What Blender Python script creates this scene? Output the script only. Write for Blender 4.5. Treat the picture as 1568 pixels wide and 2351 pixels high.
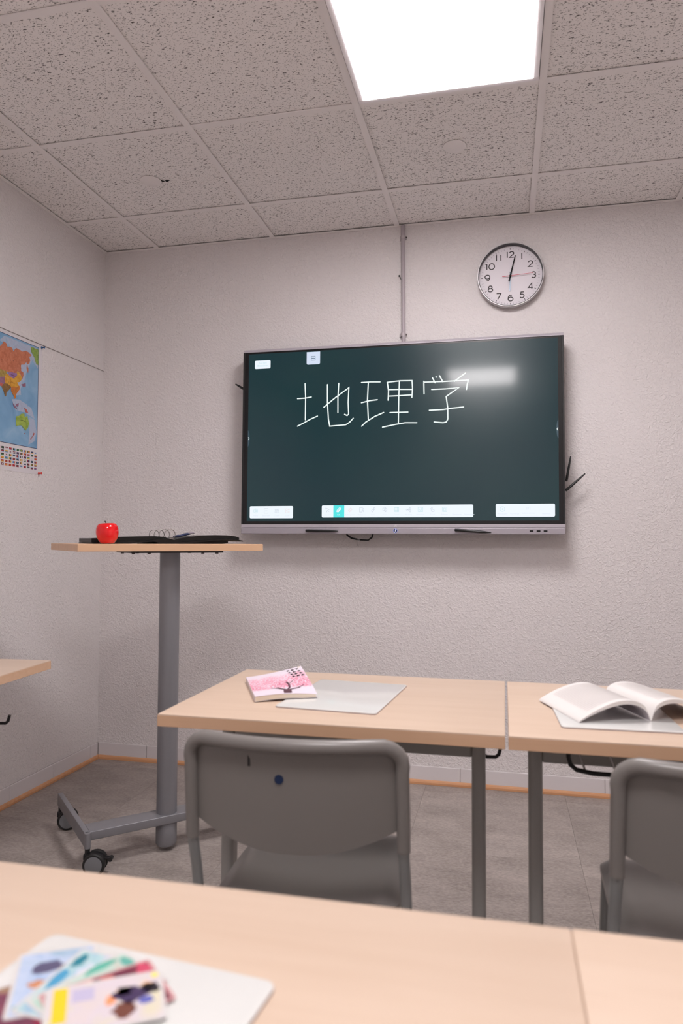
import bpy, bmesh, math, random
from mathutils import Vector, Matrix
for o in list(bpy.data.objects): bpy.data.objects.remove(o)
SC = bpy.context.scene
COL = SC.collection
PI = math.pi
random.seed(7)

# ------------------------------------------------------------------ camera, world, light, exposure
FPX, IMH = 1647.63, 2351.0
CAM = Vector((2.0441, -3.3653, 1.1197)); YAW, PITCH, ROLL = -0.2227, 0.0394, 0.0042
fwd = Vector((math.sin(YAW)*math.cos(PITCH), math.cos(YAW)*math.cos(PITCH), math.sin(PITCH)))
rt = Vector((math.cos(YAW), -math.sin(YAW), 0)); up = rt.cross(fwd)
r2 = math.cos(ROLL)*rt + math.sin(ROLL)*up; u2 = -math.sin(ROLL)*rt + math.cos(ROLL)*up
cd = bpy.data.cameras.new('camera'); cam = bpy.data.objects.new('camera', cd); COL.objects.link(cam)
m = Matrix((r2, u2, -fwd)).transposed().to_4x4(); m.translation = CAM
cam.matrix_world = m
cd.sensor_fit = 'VERTICAL'; cd.sensor_height = 36.0; cd.lens = FPX/IMH*36.0
cd.clip_start = 0.02
cd.dof.use_dof = True; cd.dof.focus_distance = 3.15; cd.dof.aperture_fstop = 4.0
SC.camera = cam

w = bpy.data.worlds.new('world'); SC.world = w; w.use_nodes = True
w.node_tree.nodes['Background'].inputs[0].default_value = (0.9, 0.95, 1, 1)
w.node_tree.nodes['Background'].inputs[1].default_value = 0.0

LAMP_STRENGTH = 32.0
LAMP_COLOR = (1.0, 0.945, 0.95)
vs = SC.view_settings
vs.view_transform = 'Standard'; vs.look = 'None'; vs.gamma = 1.0; vs.use_curve_mapping = False
vs.exposure = 0.0

# ------------------------------------------------------------------ materials
def lin(c):
    c = c/255.0
    return c/12.92 if c <= 0.04045 else ((c+0.055)/1.055)**2.4
def S(r, g, b): return (lin(r), lin(g), lin(b), 1.0)

def mat(name, col, rough=0.5, metal=0.0, spec=0.5, coat=0.0, bump=None, vary=None, emit=None, emit_s=0.0):
    """bump=(scale, strength, distance, detail)  vary=(scale, amount, stretch xyz)"""
    M = bpy.data.materials.new(name); M.use_nodes = True
    nt = M.node_tree; b = nt.nodes['Principled BSDF']
    b.inputs['Base Color'].default_value = col
    b.inputs['Roughness'].default_value = rough
    b.inputs['Metallic'].default_value = metal
    b.inputs['Specular IOR Level'].default_value = spec
    b.inputs['Coat Weight'].default_value = coat
    if emit is not None:
        b.inputs['Emission Color'].default_value = emit; b.inputs['Emission Strength'].default_value = emit_s
    tc = nt.nodes.new('ShaderNodeTexCoord')
    if vary:
        mp = nt.nodes.new('ShaderNodeMapping'); mp.inputs['Scale'].default_value = vary[2]
        nt.links.new(tc.outputs['Object'], mp.inputs['Vector'])
        n = nt.nodes.new('ShaderNodeTexNoise'); n.inputs['Scale'].default_value = vary[0]; n.inputs['Detail'].default_value = 5
        nt.links.new(mp.outputs['Vector'], n.inputs['Vector'])
        mr = nt.nodes.new('ShaderNodeMapRange'); mr.inputs['From Min'].default_value = 0.3; mr.inputs['From Max'].default_value = 0.7
        mr.inputs['To Min'].default_value = 1-vary[1]; mr.inputs['To Max'].default_value = 1+vary[1]
        nt.links.new(n.outputs['Fac'], mr.inputs['Value'])
        mx = nt.nodes.new('ShaderNodeMix'); mx.data_type = 'RGBA'; mx.blend_type = 'MULTIPLY'
        mx.inputs['Factor'].default_value = 1.0; mx.inputs['A'].default_value = col
        nt.links.new(mr.outputs['Result'], mx.inputs['B'])
        nt.links.new(mx.outputs['Result'], b.inputs['Base Color'])
    if bump:
        n = nt.nodes.new('ShaderNodeTexNoise'); n.inputs['Scale'].default_value = bump[0]; n.inputs['Detail'].default_value = bump[3]
        nt.links.new(tc.outputs['Object'], n.inputs['Vector'])
        bp = nt.nodes.new('ShaderNodeBump'); bp.inputs['Strength'].default_value = bump[1]; bp.inputs['Distance'].default_value = bump[2]
        nt.links.new(n.outputs['Fac'], bp.inputs['Height'])
        nt.links.new(bp.outputs['Normal'], b.inputs['Normal'])
    return M

def glow(name, col, s=1.0, rough=0.3):
    return mat(name, (0.0, 0.0, 0.0, 1), rough=rough, emit=col, emit_s=s)

def mat_plaster():
    M = bpy.data.materials.new('wall_plaster'); M.use_nodes = True
    nt = M.node_tree; b = nt.nodes['Principled BSDF']
    b.inputs['Roughness'].default_value = 0.75; b.inputs['Specular IOR Level'].default_value = 0.25
    tc = nt.nodes.new('ShaderNodeTexCoord')
    n1 = nt.nodes.new('ShaderNodeTexNoise'); n1.inputs['Scale'].default_value = 85; n1.inputs['Detail'].default_value = 3.5
    n1.inputs['Roughness'].default_value = 0.55; n1.inputs['Distortion'].default_value = 0.8
    nt.links.new(tc.outputs['Object'], n1.inputs['Vector'])
    cr = nt.nodes.new('ShaderNodeMapRange'); cr.inputs['From Min'].default_value = 0.42; cr.inputs['From Max'].default_value = 0.72
    nt.links.new(n1.outputs['Fac'], cr.inputs['Value'])
    bp = nt.nodes.new('ShaderNodeBump'); bp.inputs['Strength'].default_value = 0.75; bp.inputs['Distance'].default_value = 0.0035
    nt.links.new(cr.outputs['Result'], bp.inputs['Height']); nt.links.new(bp.outputs['Normal'], b.inputs['Normal'])
    n2 = nt.nodes.new('ShaderNodeTexNoise'); n2.inputs['Scale'].default_value = 2.2; n2.inputs['Detail'].default_value = 4
    nt.links.new(tc.outputs['Object'], n2.inputs['Vector'])
    rp = nt.nodes.new('ShaderNodeValToRGB'); rp.color_ramp.elements[0].position = 0.3; rp.color_ramp.elements[1].position = 0.7
    rp.color_ramp.elements[0].color = (0.80, 0.76, 0.755, 1); rp.color_ramp.elements[1].color = (0.83, 0.79, 0.79, 1)
    nt.links.new(n2.outputs['Fac'], rp.inputs['Fac']); nt.links.new(rp.outputs['Color'], b.inputs['Base Color'])
    return M

def mat_fissured():
    M = bpy.data.materials.new('mineral_fibre'); M.use_nodes = True
    nt = M.node_tree; b = nt.nodes['Principled BSDF']
    b.inputs['Roughness'].default_value = 0.9; b.inputs['Specular IOR Level'].default_value = 0.1
    tc = nt.nodes.new('ShaderNodeTexCoord'); oi = nt.nodes.new('ShaderNodeObjectInfo')
    mul = nt.nodes.new('ShaderNodeMath'); mul.operation = 'MULTIPLY'; mul.inputs[1].default_value = 37.0
    nt.links.new(oi.outputs['Random'], mul.inputs[0])
    add = nt.nodes.new('ShaderNodeVectorMath'); add.operation = 'ADD'
    nt.links.new(tc.outputs['Object'], add.inputs[0]); nt.links.new(mul.outputs[0], add.inputs[1])
    def worms(sx, sy, lo, hi, det, dist):
        mp = nt.nodes.new('ShaderNodeMapping'); mp.inputs['Scale'].default_value = (sx, sy, 1)
        nt.links.new(add.outputs['Vector'], mp.inputs['Vector'])
        n = nt.nodes.new('ShaderNodeTexNoise'); n.inputs['Scale'].default_value = 1.0; n.inputs['Detail'].default_value = det
        n.inputs['Roughness'].default_value = 0.5; n.inputs['Distortion'].default_value = dist
        nt.links.new(mp.outputs['Vector'], n.inputs['Vector'])
        r = nt.nodes.new('ShaderNodeMapRange'); r.inputs['From Min'].default_value = lo; r.inputs['From Max'].default_value = hi
        nt.links.new(n.outputs['Fac'], r.inputs['Value'])
        return r.outputs['Result']
    a = worms(90, 230, 0.635, 0.665, 1.5, 0.6)
    c = worms(200, 320, 0.665, 0.70, 1.0, 0.3)
    mx = nt.nodes.new('ShaderNodeMath'); mx.operation = 'MAXIMUM'
    nt.links.new(a, mx.inputs[0]); nt.links.new(c, mx.inputs[1])
    col = nt.nodes.new('ShaderNodeMix'); col.data_type = 'RGBA'
    col.inputs['A'].default_value = (0.92, 0.885, 0.87, 1); col.inputs['B'].default_value = (0.11, 0.10, 0.095, 1)
    nt.links.new(mx.outputs[0], col.inputs['Factor']); nt.links.new(col.outputs['Result'], b.inputs['Base Color'])
    inv = nt.nodes.new('ShaderNodeMath'); inv.operation = 'SUBTRACT'; inv.inputs[0].default_value = 1.0
    nt.links.new(mx.outputs[0], inv.inputs[1])
    bp = nt.nodes.new('ShaderNodeBump'); bp.inputs['Strength'].default_value = 0.4; bp.inputs['Distance'].default_value = 0.003
    nt.links.new(inv.outputs[0], bp.inputs['Height']); nt.links.new(bp.outputs['Normal'], b.inputs['Normal'])
    return M

def mat_floor():
    M = bpy.data.materials.new('vinyl_floor'); M.use_nodes = True
    nt = M.node_tree; b = nt.nodes['Principled BSDF']
    b.inputs['Roughness'].default_value = 0.5; b.inputs['Specular IOR Level'].default_value = 0.35
    tc = nt.nodes.new('ShaderNodeTexCoord'); oi = nt.nodes.new('ShaderNodeObjectInfo')
    mul = nt.nodes.new('ShaderNodeMath'); mul.operation = 'MULTIPLY'; mul.inputs[1].default_value = 53.0
    nt.links.new(oi.outputs['Random'], mul.inputs[0])
    add = nt.nodes.new('ShaderNodeVectorMath'); add.operation = 'ADD'
    nt.links.new(tc.outputs['Object'], add.inputs[0]); nt.links.new(mul.outputs[0], add.inputs[1])
    def noise(sc, stretch, det):
        mp = nt.nodes.new('ShaderNodeMapping'); mp.inputs['Scale'].default_value = stretch
        nt.links.new(add.outputs['Vector'], mp.inputs['Vector'])
        n = nt.nodes.new('ShaderNodeTexNoise'); n.inputs['Scale'].default_value = sc; n.inputs['Detail'].default_value = det
        n.inputs['Roughness'].default_value = 0.65
        nt.links.new(mp.outputs['Vector'], n.inputs['Vector']); return n.outputs['Fac']
    f1 = noise(5, (1, 1.6, 1), 6); f2 = noise(95, (0.85, 1.5, 1), 5)
    av = nt.nodes.new('ShaderNodeMath'); av.operation = 'MULTIPLY_ADD'; av.inputs[1].default_value = 0.6
    nt.links.new(f2, av.inputs[0])
    h = nt.nodes.new('ShaderNodeMath'); h.operation = 'MULTIPLY'; h.inputs[1].default_value = 0.5; nt.links.new(f1, h.inputs[0])
    nt.links.new(h.outputs[0], av.inputs[2])
    rp = nt.nodes.new('ShaderNodeValToRGB'); e = rp.color_ramp.elements
    e[0].position = 0.36; e[0].color = (0.22, 0.19, 0.172, 1); e[1].position = 0.72; e[1].color = (0.47, 0.415, 0.385, 1)
    nt.links.new(av.outputs[0], rp.inputs['Fac'])
    hs = nt.nodes.new('ShaderNodeHueSaturation')
    vr = nt.nodes.new('ShaderNodeMapRange'); vr.inputs['To Min'].default_value = 0.93; vr.inputs['To Max'].default_value = 1.07
    nt.links.new(oi.outputs['Random'], vr.inputs['Value']); nt.links.new(vr.outputs['Result'], hs.inputs['Value'])
    nt.links.new(rp.outputs['Color'], hs.inputs['Color']); nt.links.new(hs.outputs['Color'], b.inputs['Base Color'])
    bp = nt.nodes.new('ShaderNodeBump'); bp.inputs['Strength'].default_value = 0.15; bp.inputs['Distance'].default_value = 0.001
    nt.links.new(f2, bp.inputs['Height']); nt.links.new(bp.outputs['Normal'], b.inputs['Normal'])
    return M

def mat_wood(name, c0, c1, rough=0.38, stretch=(2.0, 38, 38)):
    M = bpy.data.materials.new(name); M.use_nodes = True
    nt = M.node_tree; b = nt.nodes['Principled BSDF']
    b.inputs['Roughness'].default_value = rough; b.inputs['Specular IOR Level'].default_value = 0.4
    tc = nt.nodes.new('ShaderNodeTexCoord')
    mp = nt.nodes.new('ShaderNodeMapping'); mp.inputs['Scale'].default_value = stretch
    nt.links.new(tc.outputs['Object'], mp.inputs['Vector'])
    n = nt.nodes.new('ShaderNodeTexNoise'); n.inputs['Scale'].default_value = 1.0; n.inputs['Detail'].default_value = 7
    n.inputs['Distortion'].default_value = 0.6; nt.links.new(mp.outputs['Vector'], n.inputs['Vector'])
    rp = nt.nodes.new('ShaderNodeValToRGB'); e = rp.color_ramp.elements
    e[0].position = 0.3; e[0].color = c0; e[1].position = 0.68; e[1].color = c1
    nt.links.new(n.outputs['Fac'], rp.inputs['Fac']); nt.links.new(rp.outputs['Color'], b.inputs['Base Color'])
    return M

def mat_screen():
    M = bpy.data.materials.new('screen_glass'); M.use_nodes = True
    nt = M.node_tree; b = nt.nodes['Principled BSDF']
    b.inputs['Base Color'].default_value = (0.001, 0.002, 0.002, 1)
    b.inputs['Roughness'].default_value = 0.23; b.inputs['Specular IOR Level'].default_value = 0.42
    b.inputs['Coat Weight'].default_value = 0.45; b.inputs['Coat Roughness'].default_value = 0.085
    tc = nt.nodes.new('ShaderNodeTexCoord')
    n = nt.nodes.new('ShaderNodeTexNoise'); n.inputs['Scale'].default_value = 2.0; n.inputs['Detail'].default_value = 3
    nt.links.new(tc.outputs['Object'], n.inputs['Vector'])
    rp = nt.nodes.new('ShaderNodeValToRGB'); e = rp.color_ramp.elements
    e[0].position = 0.3; e[0].color = (0.0010, 0.0250, 0.034, 1); e[1].position = 0.7; e[1].color = (0.0020, 0.0315, 0.037, 1)
    nt.links.new(n.outputs['Fac'], rp.inputs['Fac']); nt.links.new(rp.outputs['Color'], b.inputs['Emission Color'])
    b.inputs['Emission Strength'].default_value = 1.0
    return M

def mat_clear(name, tint=(1, 1, 1, 1), gl=0.06, rough=0.02):
    M = bpy.data.materials.new(name); M.use_nodes = True
    nt = M.node_tree; nt.nodes.remove(nt.nodes['Principled BSDF'])
    out = nt.nodes['Material Output']
    t = nt.nodes.new('ShaderNodeBsdfTransparent'); t.inputs[0].default_value = tint
    g = nt.nodes.new('ShaderNodeBsdfGlossy'); g.inputs['Roughness'].default_value = rough
    mx = nt.nodes.new('ShaderNodeMixShader'); mx.inputs[0].default_value = gl
    nt.links.new(t.outputs[0], mx.inputs[1]); nt.links.new(g.outputs[0], mx.inputs[2]); nt.links.new(mx.outputs[0], out.inputs[0])
    return M

def mat_blotch(name, cols, scale=30, detail=3):
    """printed picture: several colours banded through a noise"""
    M = bpy.data.materials.new(name); M.use_nodes = True
    nt = M.node_tree; b = nt.nodes['Principled BSDF']; b.inputs['Roughness'].default_value = 0.3
    tc = nt.nodes.new('ShaderNodeTexCoord')
    n = nt.nodes.new('ShaderNodeTexNoise'); n.inputs['Scale'].default_value = scale; n.inputs['Detail'].default_value = detail
    n.inputs['Distortion'].default_value = 0.8
    nt.links.new(tc.outputs['Object'], n.inputs['Vector'])
    rp = nt.nodes.new('ShaderNodeValToRGB'); e = rp.color_ramp.elements
    k = len(cols)
    e[0].position = 0.3; e[0].color = cols[0]; e[1].position = 0.7; e[1].color = cols[-1]
    for i in range(1, k-1):
        x = e.new(0.3+0.4*i/(k-1)); x.color = cols[i]
    nt.links.new(n.outputs['Fac'], rp.inputs['Fac']); nt.links.new(rp.outputs['Color'], b.inputs['Base Color'])
    return M

def mat_blossom():
    """cover print of the paperback: pink blossom band on pale lilac ground"""
    M = bpy.data.materials.new('blossom_print'); M.use_nodes = True
    nt = M.node_tree; b = nt.nodes['Principled BSDF']; b.inputs['Roughness'].default_value = 0.35
    tc = nt.nodes.new('ShaderNodeTexCoord'); sp = nt.nodes.new('ShaderNodeSeparateXYZ')
    nt.links.new(tc.outputs['UV'], sp.inputs[0])
    mp = nt.nodes.new('ShaderNodeMapping'); mp.inputs['Scale'].default_value = (30, 42, 1)
    nt.links.new(tc.outputs['UV'], mp.inputs['Vector'])
    n = nt.nodes.new('ShaderNodeTexNoise'); n.inputs['Scale'].default_value = 1; n.inputs['Detail'].default_value = 3
    nt.links.new(mp.outputs['Vector'], n.inputs['Vector'])
    n2 = nt.nodes.new('ShaderNodeTexNoise'); n2.inputs['Scale'].default_value = 4; n2.inputs['Detail'].default_value = 2
    nt.links.new(tc.outputs['UV'], n2.inputs['Vector'])
    band = nt.nodes.new('ShaderNodeValToRGB'); e = band.color_ramp.elements
    e[0].position = 0.20; e[0].color = (0, 0, 0, 1); e[1].position = 1.0; e[1].color = (0, 0, 0, 1)
    for ps, v in ((0.29, 0.85), (0.5, 0.75), (0.75, 0.45), (0.9, 0.05)):
        x = e.new(ps); x.color = (v, v, v, 1)
    nt.links.new(sp.outputs['Y'], band.inputs['Fac'])
    ad = nt.nodes.new('ShaderNodeMath'); ad.operation = 'MULTIPLY_ADD'; ad.inputs[1].default_value = 4.2; ad.inputs[2].default_value = -1.75
    nt.links.new(n.outputs['Fac'], ad.inputs[0])
    a2 = nt.nodes.new('ShaderNodeMath'); a2.operation = 'ADD'; nt.links.new(ad.outputs[0], a2.inputs[0])
    h = nt.nodes.new('ShaderNodeMath'); h.operation = 'MULTIPLY_ADD'; h.inputs[1].default_value = 1.2; h.inputs[2].default_value = -0.5
    nt.links.new(n2.outputs['Fac'], h.inputs[0]); nt.links.new(h.outputs[0], a2.inputs[1])
    mu = nt.nodes.new('ShaderNodeMath'); mu.operation = 'MULTIPLY'; mu.use_clamp = True
    nt.links.new(a2.outputs[0], mu.inputs[0]); nt.links.new(band.outputs['Color'], mu.inputs[1])
    rp = nt.nodes.new('ShaderNodeValToRGB'); e = rp.color_ramp.elements
    e[0].position = 0.08; e[0].color = S(234, 222, 234); e[1].position = 0.62; e[1].color = S(222, 120, 152)
    x = e.new(0.3); x.color = S(240, 176, 196)
    nt.links.new(mu.outputs[0], rp.inputs['Fac']); nt.links.new(rp.outputs['Color'], b.inputs['Base Color'])
    return M

M = dict(
    plaster=mat_plaster(), fissured=mat_fissured(), floor=mat_floor(),
    grid=mat('white_grid_metal', (0.90, 0.86, 0.85, 1), 0.5),
    void=mat('ceiling_void', (0.05, 0.05, 0.05, 1), 0.9),
    skirt=mat('glazed_skirting', (0.75, 0.71, 0.72, 1), 0.28),
    mortar=mat('skirting_mortar', (0.46, 0.42, 0.41, 1), 0.9),
    strip=mat_wood('beech_strip', S(206, 150, 108), S(220, 166, 124), 0.4, (2, 40, 40)),
    table=mat_wood('beech_laminate', S(205, 181, 160), S(211, 188, 168), 0.36, (2.5, 30, 30)),
    band=mat_wood('beech_edge_band', S(206, 168, 136), S(213, 176, 146), 0.4, (2.5, 60, 60)),
    lect=mat_wood('lectern_laminate', S(208, 168, 134), S(216, 178, 145), 0.4, (2.5, 40, 40)),
    darkmetal=mat('charcoal_painted_steel', S(150, 149, 146), 0.4, 0.0, 0.5, bump=(900, 0.05, 0.0005, 2)),
    chairleg=mat('grey_painted_tube', S(142, 145, 145), 0.35, 0.15),
    silver=mat('silver_painted_steel', S(136, 136, 141), 0.38, 0.35),
    blackplastic=mat('black_plastic', (0.010, 0.010, 0.011, 1), 0.4),
    blackwire=mat('black_coated_wire', (0.006, 0.006, 0.007, 1), 0.35),
    rubber=mat('black_rubber', (0.012, 0.012, 0.012, 1), 0.55),
    grey_disc=mat('grey_wheel_cap', S(120, 122, 126), 0.4),
    chair=mat('grey_moulded_plastic', S(126, 122, 119), 0.34, bump=(1400, 0.06, 0.0004, 2)),
    blue=mat('blue_sticker', S(8, 36, 74), 0.4),
    board=mat('white_enamel', (0.70, 0.70, 0.685, 1), 0.13, spec=0.5),
    boardedge=mat('whiteboard_back', S(176, 160, 158), 0.5),
    paper=mat('book_paper', (0.74, 0.715, 0.70, 1), 0.7),
    pageedge=mat('page_edges', S(232, 218, 200), 0.8, vary=(1.0, 0.12, (2, 2, 900))),
    print_=mat('faint_print', S(206, 198, 196), 0.8),
    blossom=mat_blossom(), trunk=mat('trunk_print', S(92, 58, 70), 0.4), ink=mat('black_ink', S(46, 36, 40), 0.5),
    lead=mat('apple_skin', S(226, 14, 22), 0.14, coat=0.5, vary=(9.0, 0.2, (1, 1, 0.6))),
    stem=mat('apple_stem', S(44, 28, 20), 0.7),
    leather=mat('black_leather', (0.008, 0.0075, 0.0075, 1), 0.45, spec=0.25, bump=(500, 0.25, 0.0008, 2)),
    pocket=mat('black_lining', (0.010, 0.0095, 0.009, 1), 0.42, spec=0.25),
    chrome=mat('steel_ring', (0.30, 0.285, 0.28, 1), 0.25, 1.0),
    navy=mat('navy_cloth', S(44, 52, 84), 0.7, vary=(60, 0.5, (1, 1, 1))), pale=mat('pale_vinyl', S(150, 140, 150), 0.4),
    bezelgrey=mat('grey_aluminium', S(182, 176, 184), 0.4, 0.1),
    bezelgrey2=mat('grey_aluminium_lower', S(166, 160, 168), 0.42, 0.1),
    blackside=mat('black_housing', (0.012, 0.012, 0.013, 1), 0.35),
    blackglass=mat('black_glass_border', (0.003, 0.003, 0.004, 1), 0.28),
    screen=mat_screen(),
    stroke=glow('white_stroke', (0.86, 0.95, 0.92, 1), 1.0),
    uiwhite=glow('ui_white', (0.86, 0.93, 0.99, 1), 1.0),
    uitab=glow('ui_tab', (0.66, 0.74, 0.90, 1), 1.0),
    uicyan=glow('ui_cyan', (0.085, 0.78, 0.78, 1), 1.0),
    uigrey=glow('ui_grey', (0.56, 0.62, 0.70, 1), 1.0),
    uifaint=glow('ui_faint', (0.72, 0.78, 0.86, 1), 1.0),
    uired=glow('ui_red', (0.84, 0.70, 0.72, 1), 1.0),
    uiteal=glow('ui_teal', (0.52, 0.74, 0.78, 1), 1.0),
    uidark=glow('ui_dark', (0.10, 0.16, 0.22, 1), 1.0),
    uibulge=glow('ui_bulge', (0.045, 0.085, 0.11, 1), 1.0),
    ledring=glow('blue_led', (0.22, 0.28, 0.75, 1), 1.0), ledwhite=glow('white_led', (0.8, 0.85, 1.0, 1), 1.0),
    navybtn=mat('navy_button', S(18, 20, 48), 0.3),
    pvc=mat('grey_pvc', S(174, 165, 170), 0.4), clip=mat('pvc_clip', S(188, 180, 182), 0.45), screw=mat('screw_steel', S(82, 74, 72), 0.4, 0.6),
    clockrim=mat('brushed_silver_rim', (0.48, 0.46, 0.47, 1), 0.42, 0.6), dial=mat('dial_white', (0.78, 0.74, 0.79, 1), 0.5),
    num=mat('numeral_ink', S(44, 32, 40), 0.5), tick=mat('minute_tick_ink', S(150, 138, 150), 0.5),
    hand=mat('black_hand', (0.006, 0.006, 0.008, 1), 0.12, 0.6), red=mat('red_hand', S(196, 60, 76), 0.4),
    silverhand=mat('steel_hand', S(92, 98, 106), 0.30, 0.8),
    mappaper=mat('map_paper', (0.74, 0.70, 0.73, 1), 0.45),
    ocean=mat_blotch('ocean_print', [S(112, 156, 196), S(128, 172, 208), S(150, 186, 216)], 9, 3),
    frameink=mat('map_frame_ink', S(66, 66, 104), 0.5),
    tagclear=mat_clear('clear_tag', (0.93, 0.92, 0.92, 1), 0.10, 0.2),
    pinblue=mat('blue_pin', S(12, 88, 146), 0.3), pinred=mat('red_pin', S(216, 44, 34), 0.3),
    hole=mat('hole_dark', (0.006, 0.005, 0.005, 1), 0.9),
    wire=mat('grey_line', S(132, 118, 114), 0.6),
    cover=mat('cover_plate', (0.90, 0.86, 0.85, 1), 0.6),
    lampframe=mat('lamp_frame', (0.88, 0.84, 0.86, 1), 0.4),
    bookcover=mat('book_cover', S(214, 206, 212), 0.4),
)
M['lamp'] = mat('lamp_diffuser', (0.8, 0.8, 0.8, 1), 0.5, emit=LAMP_COLOR+(1,), emit_s=LAMP_STRENGTH)

# ------------------------------------------------------------------ mesh helpers
def NB(): return bmesh.new()
def join(bm, t, mx=None):
    if mx is not None: bmesh.ops.transform(t, matrix=mx, verts=t.verts)
    me = bpy.data.meshes.new('tmp'); t.to_mesh(me); t.free(); bm.from_mesh(me); bpy.data.meshes.remove(me)
def bx(bm, x0, x1, y0, y1, z0, z1, bev=0, seg=2, mx=None):
    t = NB()
    v = [t.verts.new((x, y, z)) for x in (x0, x1) for y in (y0, y1) for z in (z0, z1)]
    for f in ((0, 1, 3, 2), (4, 6, 7, 5), (0, 4, 5, 1), (2, 3, 7, 6), (0, 2, 6, 4), (1, 5, 7, 3)): t.faces.new([v[i] for i in f])
    if bev: bmesh.ops.bevel(t, geom=list(t.edges), offset=bev, segments=seg, profile=0.5, affect='EDGES')
    bmesh.ops.recalc_face_normals(t, faces=t.faces)
    join(bm, t, mx); return bm
def prism(bm, poly, z0, z1, mx=None, bev=0):
    t = NB()
    a = [t.verts.new((p[0], p[1], z0)) for p in poly]; b = [t.verts.new((p[0], p[1], z1)) for p in poly]
    t.faces.new(a[::-1]); t.faces.new(b); n = len(poly)
    for i in range(n): t.faces.new((a[i], a[(i+1) % n], b[(i+1) % n], b[i]))
    bmesh.ops.recalc_face_normals(t, faces=t.faces)
    if bev:
        eg = [e for e in t.edges if abs(e.verts[0].co.z-z1) < 1e-6 and abs(e.verts[1].co.z-z1) < 1e-6]
        bmesh.ops.bevel(t, geom=eg, offset=bev, segments=2, profile=0.5, affect='EDGES')
    join(bm, t, mx); return bm
def flat(bm, poly, z, mx=None):
    t = NB(); f = t.faces.new([t.verts.new((p[0], p[1], z)) for p in poly])
    bmesh.ops.triangulate(t, faces=[f]); bmesh.ops.recalc_face_normals(t, faces=t.faces)
    join(bm, t, mx); return bm
def rrect(x0, x1, y0, y1, r, n=5, corners=(1, 1, 1, 1)):
    out = []
    for k, (cx, cy, a) in enumerate(((x1-r, y1-r, 0), (x0+r, y1-r, 90), (x0+r, y0+r, 180), (x1-r, y0+r, 270))):
        if corners[k]:
            for i in range(n+1):
                t = math.radians(a+90*i/n); out.append((cx+r*math.cos(t), cy+r*math.sin(t)))
        else:
            out.append(((x1, y1), (x0, y1), (x0, y0), (x1, y0))[k])
    return out
def circle(r, n=32, cx=0, cy=0): return [(cx+r*math.cos(2*PI*i/n), cy+r*math.sin(2*PI*i/n)) for i in range(n)]
def tube(bm, pts, r, seg=10, cap=True, sx=1.0):
    """sweep a circle (or an oval, sx) along pts; r is a number or a list"""
    pts = [Vector(p) for p in pts]; n = len(pts); t = NB(); rings = []
    ref = None
    for i in range(n):
        d = (pts[min(i+1, n-1)]-pts[max(i-1, 0)]).normalized()
        if ref is None:
            ref = Vector((0, 0, 1)) if abs(d.z) < 0.9 else Vector((0, 1, 0))
        a = (ref-d*ref.dot(d)).normalized(); b = d.cross(a); ref = a
        rr = r[i] if isinstance(r, (list, tuple)) else r
        rings.append([t.verts.new(pts[i]+a*rr*math.cos(2*PI*k/seg)*sx+b*rr*math.sin(2*PI*k/seg)) for k in range(seg)])
    for i in range(n-1):
        for k in range(seg): t.faces.new((rings[i][k], rings[i][(k+1) % seg], rings[i+1][(k+1) % seg], rings[i+1][k]))
    if cap: t.faces.new(rings[0][::-1]); t.faces.new(rings[-1])
    bmesh.ops.recalc_face_normals(t, faces=t.faces); join(bm, t); return bm
def ring(bm, c, a, b, R, r, n=28, seg=8):
    c, a, b = Vector(c), Vector(a), Vector(b); t = NB(); rs = []
    for i in range(n):
        d = a*math.cos(2*PI*i/n)+b*math.sin(2*PI*i/n); ax = a.cross(b)
        rs.append([t.verts.new(c+d*(R+r*math.cos(2*PI*k/seg))+ax*r*math.sin(2*PI*k/seg)) for k in range(seg)])
    for i in range(n):
        for k in range(seg): t.faces.new((rs[i][k], rs[i][(k+1) % seg], rs[(i+1) % n][(k+1) % seg], rs[(i+1) % n][k]))
    bmesh.ops.recalc_face_normals(t, faces=t.faces); join(bm, t); return bm
def lathe(bm, prof, seg=32, mx=None, loop=False):
    t = NB(); rs = []
    for r, z in prof:
        rs.append([t.verts.new((max(r, 1e-5)*math.cos(2*PI*k/seg), max(r, 1e-5)*math.sin(2*PI*k/seg), z)) for k in range(seg)])
    for i in range(len(prof)-1):
        for k in range(seg): t.faces.new((rs[i][k], rs[i][(k+1) % seg], rs[i+1][(k+1) % seg], rs[i+1][k]))
    if loop:
        for k in range(seg): t.faces.new((rs[-1][k], rs[-1][(k+1) % seg], rs[0][(k+1) % seg], rs[0][k]))
    else: t.faces.new(rs[0][::-1]); t.faces.new(rs[-1])
    bmesh.ops.remove_doubles(t, verts=t.verts, dist=2e-5)
    bmesh.ops.recalc_face_normals(t, faces=t.faces); join(bm, t, mx); return bm
def ribbon(bm, pts, wd, z=0.0, mx=None, endcap=True):
    """flat mitred stroke in the xy plane"""
    P = [Vector((p[0], p[1])) for p in pts]; n = len(P); L = []; R = []
    for i in range(n):
        d0 = (P[i]-P[i-1]).normalized() if i > 0 else (P[1]-P[0]).normalized()
        d1 = (P[i+1]-P[i]).normalized() if i < n-1 else d0
        tt = (d0+d1)
        tt = tt.normalized() if tt.length > 1e-6 else d0
        nn = Vector((-tt.y, tt.x)); k = max(0.45, nn.dot(Vector((-d0.y, d0.x))))
        L.append(P[i]+nn*wd/2/k); R.append(P[i]-nn*wd/2/k)
    t = NB()
    lv = [t.verts.new((p.x, p.y, z)) for p in L]; rv = [t.verts.new((p.x, p.y, z)) for p in R]
    for i in range(n-1): t.faces.new((lv[i], rv[i], rv[i+1], lv[i+1]))
    if endcap:
        for p in (P[0], P[-1]): t.faces.new([t.verts.new((c[0], c[1], z)) for c in circle(wd/2*0.98, 10, p.x, p.y)])
    bmesh.ops.recalc_face_normals(t, faces=t.faces)
    join(bm, t, mx); return bm
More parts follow.
